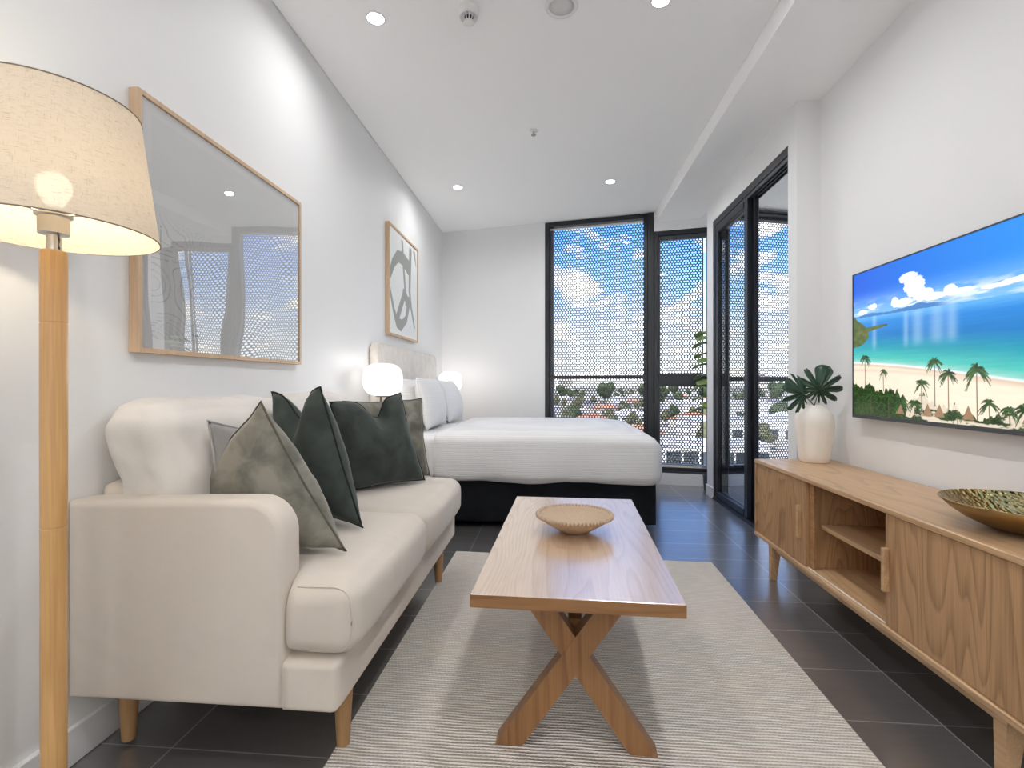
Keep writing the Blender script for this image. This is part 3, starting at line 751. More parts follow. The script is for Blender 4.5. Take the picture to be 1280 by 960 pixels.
def beach():
    nu, nv = 640, 360
    u, v = np.meshgrid(np.linspace(0, 1, nu), np.linspace(0, 1, nv))
    img = np.zeros((nv, nu, 3))
    def put(mask, c): 
        nonlocal img
        c = lin(c) if isinstance(c, tuple) else c
        img = img * (1 - mask[..., None]) + c * mask[..., None]
    hz = .685 - .057 * u
    sky_t = np.clip((v - hz) / (1 - hz), 0, 1)
    top = lin((28, 92, 214)) * (1 - u[..., None]) + lin((44, 150, 232)) * u[..., None]
    mid = lin((120, 180, 235))
    img = mid + (top - mid) * sst(0, .62, sky_t)[..., None]
    # wispy and cumulus clouds
    n1 = fnoise(u * 9, v * 30, 3); n2 = fnoise(u * 26, v * 26, 5); n3 = fnoise(u * 60, v * 50, 6)
    band = np.exp(-((v - (hz + .045)) / .045) ** 2)
    put(np.clip(sst(.45, .7, n1) * band * 1.1, 0, 1) * .75, (235, 243, 250))
    put(sst(.5, .68, n1) * np.exp(-((v - .785) / .018) ** 2) * np.exp(-((u - .475) / .06) ** 2), (205, 228, 248))
    def blob(cu, cv, ru, rv, thr=.5):
        d = ((u - cu) / ru) ** 2 + ((v - cv) / rv) ** 2
        return sst(0, .28, 1 - d + (n2 - .5) * 1.5 + (n3 - .5) * .5)
    shade_ = np.clip(.72 + .5 * n3 + (n2 - .5) * .8, 0, 1)
    cc = lin((150, 180, 215)) + (lin((255, 255, 255)) - lin((150, 180, 215))) * shade_[..., None]
    for b in ((.34, .80, .052, .085), (.31, .875, .05, .03), (.375, .74, .05, .04), (.30, .73, .04, .03), (.43, .72, .06, .022), (.49, .735, .03, .028), (.53, .715, .07, .016), (.245, .735, .02, .035), (.275, .715, .04, .015), (.12, .745, .028, .02), (.06, .72, .03, .018), (.66, .705, .06, .012), (.74, .71, .08, .014), (.9, .70, .1, .02)):
        put(blob(*b), cc)
    # far mountains
    mt = hz + .012 + .024 * np.exp(-((u - .36) / .09) ** 2) + .012 * np.exp(-((u - .10) / .06) ** 2) + (fnoise(u * 30, u * 0, 8) - .5) * .015
    put(((v < mt) & (u < .5)).astype(float) * sst(.52, .42, u), (70, 125, 190))
    # sea
    sl = .372 - .185 * u + .012 * np.sin(u * 5)
    t = np.clip((v - sl) / (hz - sl), 0, 1)[..., None]
    stops = [(0, (150, 205, 195)), (.12, (70, 185, 175)), (.35, (28, 150, 170)), (.6, (22, 118, 190)), (.85, (40, 130, 210)), (1, (95, 170, 228))]
    sea = np.zeros_like(img)
    for (a, ca), (b, cb) in zip(stops, stops[1:]):
        k = np.clip((t - a) / (b - a), 0, 1); seg = (t >= a) & (t <= b)
        sea = np.where(seg, lin(ca) * (1 - k) + lin(cb) * k, sea)
    sea = sea * (1 + .25 * (fnoise(u * 12, v * 130, 11)[..., None] - .5))
    for cu, wd in ((.355, .025), (.44, .03), (.50, .02), (.30, .012), (.13, .012)):
        g = np.exp(-((u - cu) / wd) ** 2) * sst(.42, .5, v + .0) * .30; sea = sea * (1 - g[..., None]) + lin((190, 225, 240)) * g[..., None]
    sea_m = (v < hz) & (v > sl); img = np.where(sea_m[..., None], sea, img)
    # beach
    sn = lin((238, 222, 200)) * (.93 + .12 * fnoise(u * 20, v * 80, 13)[..., None])
    img = np.where((v <= sl)[..., None], sn, img)
    put(np.exp(-((v - (sl - .012)) / .010) ** 2) * .8, (200, 180, 160)); put(np.exp(-((v - sl) / .005) ** 2) * .8, (245, 250, 248))
    put(np.exp(-((v - (sl - .045 * (1.2 - u))) / .012) ** 2) * .45, (205, 178, 158))
    # headland
    hl = (((u < .095) & (v < .695 - 1.0 * u + .03 * (n2 - .5)) & (v > .478 + 6. * u * u + .02 * (n3 - .5))) | ((u < .205) & (u > .05) & (np.abs(v - (.582 + .12 * u)) < .016 * (.6 + n2 * .8) * np.clip(1.15 - u / .205, 0, 1) ** .5)))
    put(hl.astype(float), lin((75, 92, 40)) * (.5 + n3[..., None] * 1.2) + lin((120, 80, 50)) * np.clip(n2 - .5, 0, 1)[..., None])
    rs = np.random.RandomState(4)
    # undergrowth strip
    ht = np.interp(u[0], [0, .1, .16, .26, .33, .38, .43, .5, .55, .6, .7, .8, 1], [.22, .19, .18, .16, .11, .15, .09, .085, .06, .04, .05, .08, .1])
    ht = ht[None] + (fnoise(u * 55, u * 0 + 3, 15) - .5) * .10
    gcol = lin((38, 62, 22)) * (.12 + 3.2 * fnoise(u * 90, v * 110, 16)[..., None] ** 2.4 + 1.6 * (rs.rand(nv, nu, 1) ** 6))
    gap = sst(.50, .56, fnoise(u * 14, v * 22, 17)) * (u > .3)
    put(((v < ht).astype(float)) * (1 - gap * .8), gcol)
    for cu in (.40, .45, .56, .27, .75):   # thatched roofs
        w = .022; put(((np.abs(u - cu) < w * (1 - (v - .03) / .075)) & (v > .03) & (v < .105)).astype(float), (150, 118, 88))
    def line(a, b, r, c):
        a, b = np.array(a), np.array(b); d = b - a; asp = 16 / 9.
        i0 = max(0, int((min(a[0], b[0]) - r) * nu) - 1); i1 = min(nu, int((max(a[0], b[0]) + r) * nu) + 2)
        j0 = max(0, int((min(a[1], b[1]) - r) * nv) - 1); j1 = min(nv, int((max(a[1], b[1]) + r) * nv) + 2)
        if i1 <= i0 or j1 <= j0: return
        px, py = (u[j0:j1, i0:i1] - a[0]) * asp, v[j0:j1, i0:i1] - a[1]; dx, dy = d[0] * asp, d[1]
        tt = np.clip((px * dx + py * dy) / (dx * dx + dy * dy + 1e-12), 0, 1)
        m = sst(r, r * .4, np.hypot(px - tt * dx, py - tt * dy))[..., None]
        img[j0:j1, i0:i1] = img[j0:j1, i0:i1] * (1 - m) + lin(c) * m
    def palm(cu, top, bot, s):
        line((cu, top), (cu + .002, bot), .0045, (92, 78, 58))
        for k in range(30):
            a = rs.uniform(-.9, PI + .9); L = s * rs.uniform(.55, 1.05); g = rs.uniform(.5, 1.6)
            p = np.array([cu, top]); prev = p
            for q in range(1, 6):
                tq = q / 5; nx = np.array([cu + math.cos(a) * L * tq / (16 / 9.), top + math.sin(a) * L * tq * .85 - L * .55 * tq * tq])
                line(prev, nx, .009 * s / .08 * (1.15 - tq * .8), (min(255, int(38 * g)), min(255, int(66 * g)), int(26 * g))); prev = nx
    for a in ((.073, .40, .20, .065), (.181, .30, .17, .05), (.373, .22, .05, .075), (.430, .345, .09, .07), (.485, .275, .08, .075), (.589, .29, .03, .095), (.630, .12, .03, .07), (.692, .09, .02, .06), (.74, .10, .0, .08), (.83, .14, .0, .08), (.90, .2, .0, .09), (.21, .13, 0, .06), (.28, .11, .0, .07), (.11, .14, 0, .06), (.34, .10, 0, .07), (.52, .05, 0, .05)): palm(*a)
    return img.astype(np.float32), nu, nv
img, nu, nv = beach()
o = grid_picture('screen', (TX, TY1, TZ0), (0, -(TY1 - TY0), 0), (0, 0, TZ1 - TZ0), nu, nv, img, M['screen'], tv)

# --- pictures on the left wall
def picture(name, label, y0, y1, z0, z1, w, mat_w, cat='picture', depth=.035):
    r = thing(name, label, cat, (XL, (y0 + y1) / 2, z0), 0, 'framed pictures on the left wall')
    xb, xf = XL + .001, XL + depth
    bm = B()
    def mitre(p):  # four mitred bars
        outer, inner = p
        for k in range(4):
            a, b = outer[k], outer[(k + 1) % 4]; c, d = inner[(k + 1) % 4], inner[k]
            v = [bm.verts.new((x, y, z)) for x in (xb, xf) for (y, z) in (a, b, c, d)]
            for f in ((0, 1, 2, 3), (7, 6, 5, 4), (0, 4, 5, 1), (1, 5, 6, 2), (2, 6, 7, 3), (3, 7, 4, 0)): bm.faces.new([v[i] for i in f])
    mitre(([(y0, z0), (y1, z0), (y1, z1), (y0, z1)], [(y0 + w, z0 + w), (y1 - w, z0 + w), (y1 - w, z1 - w), (y0 + w, z1 - w)]))
    obj('frame', bm, mat_w, r)
    return r
p1 = picture('framed_print', 'large wood-framed print under reflective glass above the sofa', 1.522, 2.578, 1.205, 2.078, .016, M['frame_wood'])
xm = XL + .026
def m_mat():
    return plain('mat_board', (.90, .90, .89), .8, .2, var=.01)
M['mat'] = m_mat()
bm = B(); box(bm, XL + .002, xm, 1.534, 2.566, 1.217, 2.066); obj('mat_board', bm, M['mat'], p1)
def print1():
    nu, nv = 300, 260
    u, v = np.meshgrid(np.linspace(0, 1, nu), np.linspace(0, 1, nv))
    img = np.ones((nv, nu, 3)) * lin((238, 238, 236))
    n = fnoise(u * 3.2 + 1, v * 4 + 2, 21, 2)
    fr = np.abs((n * 26) % 1 - .5); m = sst(.07, .02, fr) * sst(.62, .5, v) * sst(.45, .1, np.abs(u - .05)) * .4
    return (img * (1 - m[..., None]) + lin((70, 70, 70)) * m[..., None]).astype(np.float32), nu, nv
im, nu, nv = print1()
grid_picture('print', (xm + .0006, 1.584, 1.255), (0, .926, 0), (0, 0, .765), nu, nv, im, M['print'], p1)
xx = XL + .030; bm = quad(B(), (xx, 1.536, 1.219), (xx, 2.564, 1.219), (xx, 2.564, 2.064), (xx, 1.536, 2.064)); obj('glass', bm, M['artglass'], p1)
p2 = picture('framed_print', 'wood-framed abstract print of grey-green strokes above the bed', 4.02, 4.905, 1.515, 2.455, .018, M['frame_wood'])
bm = B(); box(bm, XL + .002, xm, 4.034, 4.891, 1.529, 2.441); obj('mat_board', bm, M['mat'], p2)
def print2():
    nu, nv = 260, 280; Ya, Yb, Za, Zb = 4.062, 4.863, 1.565, 2.405
    y, z = np.meshgrid(np.linspace(Ya, Yb, nu), np.linspace(Za, Zb, nv))
    img = np.ones((nv, nu, 3)) * lin((236, 239, 237)); g = lin((158, 161, 155))
    m = np.zeros_like(y)
    def stroke(pts, r0, r1):
        nonlocal m
        pts = [np.array(p) for p in pts]; n = len(pts) - 1
        for k in range(n):
            a, b = pts[k], pts[k + 1]; d = b - a
            t = np.clip(((y - a[0]) * d[0] + (z - a[1]) * d[1]) / (d @ d), 0, 1)
            r = r0 + (r1 - r0) * (k + t) / n
            m = np.maximum(m, sst(r, r - .006, np.hypot(y - a[0] - t * d[0], z - a[1] - t * d[1])))
    stroke([(4.06, 2.02), (4.15, 2.14), (4.28, 2.23), (4.42, 2.24), (4.60, 2.20)], .035, .075)
    stroke([(4.40, 2.39), (4.425, 2.24), (4.49, 1.96), (4.52, 1.85)], .028, .03)
    stroke([(4.66, 2.37), (4.64, 2.15), (4.63, 1.98), (4.68, 1.84), (4.79, 1.66)], .045, .022)
    stroke([(4.06, 1.90), (4.16, 1.74), (4.26, 1.63), (4.36, 1.62)], .022, .05)
    stroke([(4.28, 1.64), (4.40, 1.64), (4.52, 1.70)], .05, .04)
    stroke([(4.26, 1.68), (4.36, 1.80), (4.46, 1.92)], .045, .045)
    stroke([(4.52, 1.70), (4.57, 1.80), (4.60, 1.88)], .035, .05)
    stroke([(4.46, 1.93), (4.60, 1.86)], .05, .05)
    stroke([(4.78, 2.40), (4.85, 2.27)], .035, .01)
    return (img * (1 - m[..., None]) + g * m[..., None]).astype(np.float32), nu, nv
im, nu, nv = print2()
grid_picture('print', (xm + .0006, 4.062, 1.565), (0, .801, 0), (0, 0, .84), nu, nv, im, M['print'], p2)
bm = quad(B(), (xx, 4.036, 1.531), (xx, 4.889, 1.531), (xx, 4.889, 2.439), (xx, 4.036, 2.439)); obj('glass', bm, mat_glass('thin_picture_glass', .5, (.99, .99, .99)), p2)

# --- bed
bed = thing('bed', 'double bed with white striped bedding, black base and oatmeal upholstered headboard', 'bed', (-.28, 4.58, 0))
BY0, BY1 = 3.72, 5.42
bm = softbox(-1.25, .762, BY0 + .03, BY1 - .03, .045, .37, .02, .0, (20, 20, 6)); obj('base', bm, M['bed_black'], bed, True)
for x, y in ((-1.1, BY0 + .12), (.68, BY0 + .12), (-1.1, BY1 - .12), (.68, BY1 - .12)):
    bm = B(); bmesh.ops.create_cone(bm, cap_ends=True, segments=16, radius1=.022, radius2=.025, depth=.046); bmesh.ops.translate(bm, verts=bm.verts, vec=(x, y, .023)); obj('foot', bm, M['black'], bed, True, angle=40)
bm = softbox(-1.26, .755, BY0 + .02, BY1 - .02, .36, .685, .07, .01, (20, 20, 8)); obj('mattress', bm, M['sheet'], bed, True)
def warp_duvet(w, u):
    # the hem ripples, the crown of the quilt swells, corners sag
    k = max(0, (.60 - w.z) / .25)
    s = math.sin(w.x * 9.5) * .010 + math.sin(w.x * 23 + 1) * .004
    if u.y < -.9: w.y += s * k
    if u.y > .9: w.y -= s * k
    if u.x > .9: w.x += (math.sin(w.y * 12) * .008) * k
    if u.z < -.9: w.z += .008 * math.sin(w.x * 7) + .005 * math.sin(w.y * 15)
    w.z -= .045 * max(0, u.x) ** 5 * min(1, max(0, (w.z - .45) / .25))
    return w
bm = softbox(-.93, .800, BY0 - .015, BY1 + .015, .335, .735, .085, .022, (44, 44, 18), .0045, 4.5, 4, warp_duvet)
bmesh.ops.delete(bm, geom=[f for f in bm.faces if f.calc_center_median().z < .42 and abs(f.normal.z) > .8], context='FACES_ONLY')
obj('quilt', bm, M['sheet'], bed, True)
bm = softbox(-1.27, -.90, BY0 - .006, BY1 + .006, .345, .712, .07, .01, (20, 20, 12), .003, 6, 8); obj('sheet', bm, M['sheet'], bed, True)
# headboard with rounded upper corners
pr = [(3.645, .10), (5.515, .10)]
for k in range(9): a = k / 8 * PI / 2; pr.append((5.515 - .13 + .13 * math.cos(a), 1.285 + .13 * math.sin(a)))
for k in range(9): a = PI / 2 + k / 8 * PI / 2; pr.append((3.645 + .13 * 0 + .045 + .045 * math.cos(a), 1.37 + .045 * math.sin(a)))
bm = prism(B(), pr, 'X', -1.388, -1.318)
bmesh.ops.bevel(bm, geom=[e for e in bm.edges if abs(e.verts[0].co.x - e.verts[1].co.x) < 1e-6], offset=.018, segments=4, affect='EDGES', profile=.5)
hb = obj('headboard', bm, M['head'], bed, True, angle=40)
loopp = [(-1.322, y * .9995 + .0005 * 4.58, z - .004) for y, z in pr]; obj('piping', tube(B(), loopp, .005, 6, True), M['head'], hb, True)

def bed_pillow(label, yc, x_b, x_t, zt, seed, half=.345):
    pillow('bed_pillow', [(x_b, yc + half, .735), (x_b, yc - half, .735), (x_t, yc - half, zt), (x_t, yc + half, zt)], .095, M['sheet'], M['sheet'], label, 'pillows on the bed', seed=seed, wr=.01, pin=.03, trim_name='hem')
for i, o in enumerate((
    ('white bed pillow standing in front on the near half of the bed', 4.20, -1.00, -1.09, 1.155, 41),
    ('white bed pillow standing in front on the window half of the bed', 4.97, -.985, -1.10, 1.14, 43),
    ('white bed pillow leaning on the headboard behind the near front pillow', 4.17, -1.165, -1.225, 1.15, 47),
    ('white bed pillow leaning on the headboard behind the far front pillow', 4.96, -1.165, -1.225, 1.13, 53))):
    bed_pillow(o[0], o[1], o[2], o[3], o[4], o[5])

# --- bedside tables and globe lamps
def bedside(y0, y1, label):
    t = thing('bedside_table', label, 'bedside table', (-1.21, (y0 + y1) / 2, 0), 0, 'bedside tables')
    bm = B(); box(bm, XL + .018, -1.03, y0, y1, .53, .55, .003, 1); obj('tabletop', bm, M['oak_top'], t)
    bm = B(); box(bm, XL + .022, -1.045, y0 + .01, y1 - .01, .34, .53); obj('body', bm, M['oak'], t)
    bm = B(); box(bm, -1.045, -1.030, y0 + .02, y1 - .02, .352, .518, .002, 1); d = obj('drawer', bm, M['oak'], t)
    bm = B(); bmesh.ops.create_uvsphere(bm, u_segments=12, v_segments=8, radius=.012); bmesh.ops.translate(bm, verts=bm.verts, vec=(-1.02, (y0 + y1) / 2, .435)); obj('knob', bm, M['brass_out'], d, True)
    for x in (XL + .05, -1.06):
        for y in (y0 + .035, y1 - .035):
            bm = B(); bmesh.ops.create_cone(bm, cap_ends=True, segments=12, radius1=.012, radius2=.018, depth=.34); bmesh.ops.translate(bm, verts=bm.verts, vec=(x, y, .17)); obj('leg', bm, M['oak_top'], t, True, angle=40)
bedside(3.20, 3.60, 'small wooden bedside table between the sofa and the bed')
bedside(5.54, 5.92, 'small wooden bedside table between the bed and the window wall')
def globe_lamp(x, y, label, glow):
    t = thing('globe_table_lamp', label, 'lamp', (x, y, .5505), 0, 'globe lamps beside the bed')
    obj('base', lathe(B(), [(0, 0), (.07, 0), (.072, .006), (.068, .018), (.02, .024), (0, .024)], seg=36), M['brass_out'], t, True, world=False)
    for k in range(3):
        a = 2 * PI * k / 3 + .4
        obj('stem', tube(B(), [(.028 * math.cos(a), .028 * math.sin(a), .02), (.028 * math.cos(a), .028 * math.sin(a), .475)], .0055, 8), M['brass_out'], t, True, world=False)
    obj('collar', lathe(B(), [(0, .458), (.05, .458), (.052, .464), (.05, .472), (0, .472)], seg=24), M['brass_out'], t, True, world=False)
    p = [(0, .465)]
    for k in range(1, 28):
        a = -PI / 2 + PI * k / 28; e = 2.9
        cx, cz = abs(math.cos(a)) ** (2 / e), math.copysign(abs(math.sin(a)) ** (2 / e), math.sin(a))
        p.append((.137 * cx, .58 + .115 * cz))
    p.append((0, .695))
    obj('globe_shade', lathe(B(), p, seg=40), M['globe'], t, True, world=False)
    L = bpy.data.lights.new('globe_glow', 'POINT'); L.energy = glow; L.color = (1, .965, .93); L.shadow_soft_size = .15
    lo = bpy.data.objects.new('globe_glow', L); COL.objects.link(lo); lo.parent = t; lo.location = (.0, 0, .58)
    return t
globe_lamp(-1.200, 3.41, 'lit white globe lamp beside the near edge of the headboard', 32)
globe_lamp(-1.20, 5.70, 'lit white globe lamp partly hidden by the pillows on the window side', 22)

# --- floor lamp
fl = thing('floor_lamp', 'floor lamp with wooden pole and lit linen drum shade in front of the sofa', 'lamp', (-1.125, 1.03, 0))
obj('base', lathe(B(), [(0, 0), (.14, 0), (.143, .006), (.138, .018), (.04, .026), (.02, .03), (0, .03)], seg=48), M['beech'], fl, True, world=False, angle=40)
obj('pole', lathe(B(), [(0, .026), (.0235, .026), (.0238, .775), (.0228, .776), (.0228, .779), (.0240, .78), (.0245, 1.02), (.0245, 1.235), (.0235, 1.236), (.0235, 1.239), (.0245, 1.24), (.0245, 1.395), (.022, 1.40), (0, 1.40)], seg=32), M['beech'], fl, True, world=False, angle=40)
obj('lamp_holder', lathe(B(), [(0, 1.40), (.0135, 1.40), (.0135, 1.435), (.028, 1.438), (.0285, 1.475), (.034, 1.478), (.034, 1.483), (.020, 1.484), (.018, 1.50), (0, 1.50)], seg=28), M['steel'], fl, True, world=False, angle=40)
bm = tube(B(), [(.020, -.01, 1.445), (.03, -.016, 1.42), (.028, -.014, 1.40)], .002, 6); obj('switch_cord', bm, M['black'], fl, True, world=False)
def shade_bm(r0, r1, z0, z1):
    bm = B(); seg = 96; t = .0012
    return lathe(bm, [(r0 - t, z0), (r0, z0), (r1, z1), (r1 - t, z1), (r0 - t, z0)], seg=seg)
obj_sh = obj('lamp_shade', shade_bm(.1965, .159, 1.44, 1.728), M['shade'], fl, True, world=False, angle=50)
for rr_, zz_ in ((.1968, 1.441), (.1593, 1.727)):
    obj('shade_binding', tube(B(), [(rr_ * math.cos(a * PI / 48), rr_ * math.sin(a * PI / 48), zz_) for a in range(96)], .0016, 6, True), M['shade_rim'], obj_sh, True, world=False)
bm = B()
for k in range(3): a = 2 * PI * k / 3 + .3; tube(bm, [(.03 * math.cos(a), .03 * math.sin(a), 1.481), (.19 * math.cos(a), .19 * math.sin(a), 1.50)], .0018, 6)
obj('shade_spider', bm, M['steel'], fl, True, world=False)
obj('bulb', lathe(B(), [(0, 1.495), (.014, 1.498), (.020, 1.512), (.031, 1.530), (.033, 1.545), (.028, 1.564), (.014, 1.575), (0, 1.577)], seg=24), M['bulb'], fl, True, world=False)
L = bpy.data.lights.new('lamp_glow', 'POINT'); L.energy = 5.0; L.color = (1, .90, .78); L.shadow_soft_size = .035
lo = bpy.data.objects.new('lamp_glow', L); COL.objects.link(lo); lo.parent = fl; lo.location = (0, 0, 1.543)

# --- vase and monstera leaves
vs = thing('stoneware_vase', 'matt white stoneware vase on the far end of the cabinet', 'vase', (1.50, 3.0, CZ1 + .0005))
prof = [(0, 0), (.070, 0), (.076, .006), (.082, .05), (.093, .13), (.101, .20), (.103, .235), (.094, .275), (.070, .305), (.050, .318), (.046, .328), (.041, .328), (.043, .315), (.06, .30), (.06, .2), (0, .19)]
obj('vase_body', lathe(B(), prof, seg=48, wob=lambda a, z, k: 1 + .012 * math.sin(3 * a + z * 25) + .006 * math.sin(7 * a - z * 40)), M['ceramic'], vs, True, world=False)
def monstera(label, base, tip, normal, length, width, seed):
    """split leaf: blade strips fan off a midrib, joined near it; stem goes down into the vase"""
    rs = random.Random(seed)
    base, tip = Vector(base), Vector(tip); d = (tip - base).normalized(); nr = Vector(normal); nr = (nr - d * nr.dot(d)).normalized(); sd = d.cross(nr).normalized()
    t = thing('monstera_leaf', label, 'leaf', (1.50, 3.0, CZ1 + .20), 0, 'monstera leaves in the white vase')
    bm = B()
    def P(s, w, off=0):  # s along the midrib, w across, in metres scaled by the leaf
        q = base + d * (s * length) + sd * (w * width)
        return q - nr * ((abs(w) * width) ** 2 * 2.4 + (s - .4) ** 2 * .25 * length) + nr * off
    ri = .46
    cuts = [34, 62, 92, 122, 150]            # degrees from the tip, one split on each side
    for side in (-1, 1):
        ed = [0] + cuts + [172]
        for k in range(len(ed) - 1):
            a0, a1 = math.radians(ed[k]), math.radians(ed[k + 1]); na, nr_ = 6, 7; rows = []
            for i in range(nr_ + 1):
                f = i / nr_; row = []
                gap = 0 if f <= ri else math.radians(4.5) * min(1, (f - ri) / .2) + math.radians(3) * max(0, f - .8) / .2
                g0, g1 = (0 if k == 0 else gap), gap
                for j in range(na + 1):
                    th = a0 + g0 + (a1 - a0 - g0 - g1) * j / na
                    e = abs(2 * j / na - 1) if k else j / na
                    R_ = (.62 + .20 * math.cos(th) + .20 * math.sin(th) ** 2) * (1 + .10 * (rs.random() - .5) * (j == 3)) * (1 - .13 * e ** 3 * f)
                    row.append(bm.verts.new(P(.34 + R_ * f * math.cos(th), side * R_ * 1.25 * f * math.sin(th), .004 * math.sin(j * 1.2 + k))))
                rows.append(row)
            for x, y in zip(rows, rows[1:]):
                for j in range(na):
                    try: bm.faces.new((x[j], x[j + 1], y[j + 1], y[j]))
                    except ValueError: pass
    bmesh.ops.remove_doubles(bm, verts=bm.verts, dist=.0005)
    obj('blade', bm, M['monstera'], t, True)
    o = t.children[0] if t.children else COL.objects[-1]
    md = o.modifiers.new('thick', 'SOLIDIFY'); md.thickness = .0016
    stem0 = Vector((1.50, 3.0, CZ1 + .22)); ctrl = [stem0, Vector((1.50, 3.0, CZ1 + .325)), base, P(.4, 0, -.003), P(.95, 0, -.003)]
    pts = []
    for k in range(len(ctrl) - 1):
        for q in range(4): pts.append(ctrl[k].lerp(ctrl[k + 1], q / 4))
    pts.append(ctrl[-1]); obj('stem', tube(B(), pts, .003, 6, rads=[.004 - .0028 * i / (len(pts) - 1) for i in range(len(pts))]), M['monstera'], t, True)
monstera('dark green split leaf spreading towards the window from the vase', (1.44, 2.95, CZ1 + .365), (1.32, 2.90, CZ1 + .45), (-.1, -1, .55), .15, .115, 1)
monstera('dark green split leaf standing upright at the wall side of the vase', (1.49, 2.96, CZ1 + .36), (1.535, 2.94, CZ1 + .56), (-.25, -1, .15), .175, .115, 2)

# --- brass dish and the small stand behind it
br = thing('brass_dish', 'wide hammered brass dish on the cabinet top', 'dish', (1.435, 1.635, CZ1 + .0005))
Rd = .208
outer = [(0, 0), (.05, .0), (.10, .010), (.145, .032), (.18, .058), (Rd, .086)]
inner = [(Rd - .003, .0868), (.178, .061), (.143, .036), (.098, .014), (.05, .005), (0, .0045)]
obj('dish_outside', lathe(B(), outer + [(Rd - .0015, .0872)], seg=72), M['brass_out'], br, True, world=False)
obj('dish_inside', lathe(B(), [(Rd - .0015, .0873)] + inner, seg=72), M['brass'], br, True, world=False)
st = thing('tablet_stand', 'small black and white slanted stand behind the brass dish', 'stand', (1.61, 1.74, CZ1 + .0005))
bm = prism(B(), [(1.76, CZ1 + .001), (1.845, CZ1 + .001), (1.825, CZ1 + .115), (1.78, CZ1 + .115)], 'X', 1.60, 1.615); obj('display_face', bm, M['black'], st)
bm = prism(B(), [(1.752, CZ1 + .001), (1.853, CZ1 + .001), (1.831, CZ1 + .120), (1.774, CZ1 + .120)], 'X', 1.616, 1.64); obj('display_back', bm, M['white_plastic'], st)

# --- fig plant in the corner behind the door wall
fg = thing('fiddle_leaf_fig', 'fiddle-leaf fig with broad leaves in the window corner behind the door wall', 'plant', (1.61, 5.27, 0))
obj('pot', lathe(B(), [(0, .001), (.06, .001), (.068, .08), (.072, .16), (.066, .16), (.062, .14), (0, .14)], 1.61, 5.27, 28), M['dgrey'], fg, True, angle=40)
obj('trunk', tube(B(), [(1.61, 5.27, .13), (1.615, 5.268, .6), (1.608, 5.272, 1.1), (1.612, 5.27, 1.62)], .011, 8, rads=[.013, .012, .009, .005]), M['bark'], fg, True)
rs = random.Random(5)
for k in range(15):
    z = .86 + k * .056; a = PI + (1.0 if k % 2 else -.75) + rs.uniform(-.35, .35)
    if k % 4 == 3: a = rs.uniform(-.6, .6)
    bm = B(); Ln = .19; d = Vector((math.cos(a), math.sin(a), .35)).normalized(); sd = Vector((-math.sin(a), math.cos(a), 0)); nr = d.cross(sd)
    rows = []
    for q in range(9):
        f = q / 8; w = .085 * (math.sin(PI * min(1, f * .96 + .04)) ** .6) * (.62 + .5 * f) + .002
        c = Vector((1.61, 5.27, z)) + d * (f * Ln) + Vector((0, 0, -.10 * f * f))
        rows.append([bm.verts.new(c + sd * w * e + nr * (-.018 * abs(e) + .006 * math.sin(f * 9 + e * 4))) for e in (-1, -.5, 0, .5, 1)])
    for x, y in zip(rows, rows[1:]):
        for c in range(4): bm.faces.new((x[c], x[c + 1], y[c + 1], y[c]))
    o = obj('leaf', bm, M['fig'], fg, True); md = o.modifiers.new('thick', 'SOLIDIFY'); md.thickness = .0015

# --- ceiling fittings
def disc(bm, cx, cy, z0, z1, r, seg=40): return lathe(bm, [(0, z0), (r, z0), (r, z1), (0, z1)], cx, cy, seg)
def downlight(x, y, label, e=7.5):
    t = thing('downlight', label, 'downlight', (x, y, HC - .006), 0, 'recessed ceiling downlights')
    obj('ring', lathe(B(), [(.042, 0), (.050, 0), (.051, .006), (.042, .006), (.042, 0)], seg=40), M['white_plastic'], t, True, world=False, angle=40)
    obj('lens', lathe(B(), [(0, .001), (.0425, .001), (.0425, .005), (0, .005)], seg=40), M['down'], t, world=False)
    L = bpy.data.lights.new('downlight_beam', 'AREA'); L.shape = 'DISK'; L.size = .08; L.energy = e * (.42 if x < 0 else 1.0); L.color = (.99, .99, 1)
    lo = bpy.data.objects.new('downlight_beam', L); COL.objects.link(lo); lo.parent = t; lo.location = (0, 0, -.004); L.spread = math.radians(165)
for x, y, s in ((-.92, 2.505, 'lit round downlight in the ceiling above the sofa end, left one nearer the camera'), (.529, 2.505, 'lit round downlight cut by the top edge, above the table side nearer the camera'),
                (-.92, 4.72, 'lit round downlight in the ceiling over the headboard end of the bed'), (.529, 4.71, 'lit round downlight in the ceiling near the tall window')):
    downlight(x, y, s)
for x, y in ((-.45, -1.7), (.75, -1.7)):  # two unseen globe lamps added behind the viewpoint to brighten room and ceiling
    t = thing('added_fill_globe', 'lit opal globe lamp added behind the viewpoint as room fill', 'lamp', (x, y, 1.35), 0, 'globe lamps added behind the viewpoint as room fill')
    obj('cord', tube(B(), [(0, 0, .14), (0, 0, 1.645)], .003, 6), M['black'], t, world=False)
    bm = B(); bmesh.ops.create_uvsphere(bm, u_segments=32, v_segments=20, radius=.15); obj('globe_shade', bm, M['globe'], t, True, world=False)
    L = bpy.data.lights.new('added_fill_glow', 'POINT'); L.energy = 88; L.color = (.97, .985, 1); L.shadow_soft_size = .16
    lo = bpy.data.objects.new('added_fill_glow', L); COL.objects.link(lo); lo.parent = t
for x, y in ((-.92, .3), (.529, .3), (-.92, -1.9), (.529, -1.9)): downlight(x, y, 'lit round downlight added unseen behind the viewpoint for room light')  # unseen downlights added for more room light, continuing the rows ahead
sd_ = thing('smoke_detector', 'white smoke detector with slotted cage on the ceiling', 'smoke detector', (-.429, 2.49, HC))
obj('base', lathe(B(), [(0, -.001), (.052, -.001), (.052, -.018), (.047, -.040), (0, -.040)], seg=40), M['white_plastic'], sd_, True, world=False, angle=40)
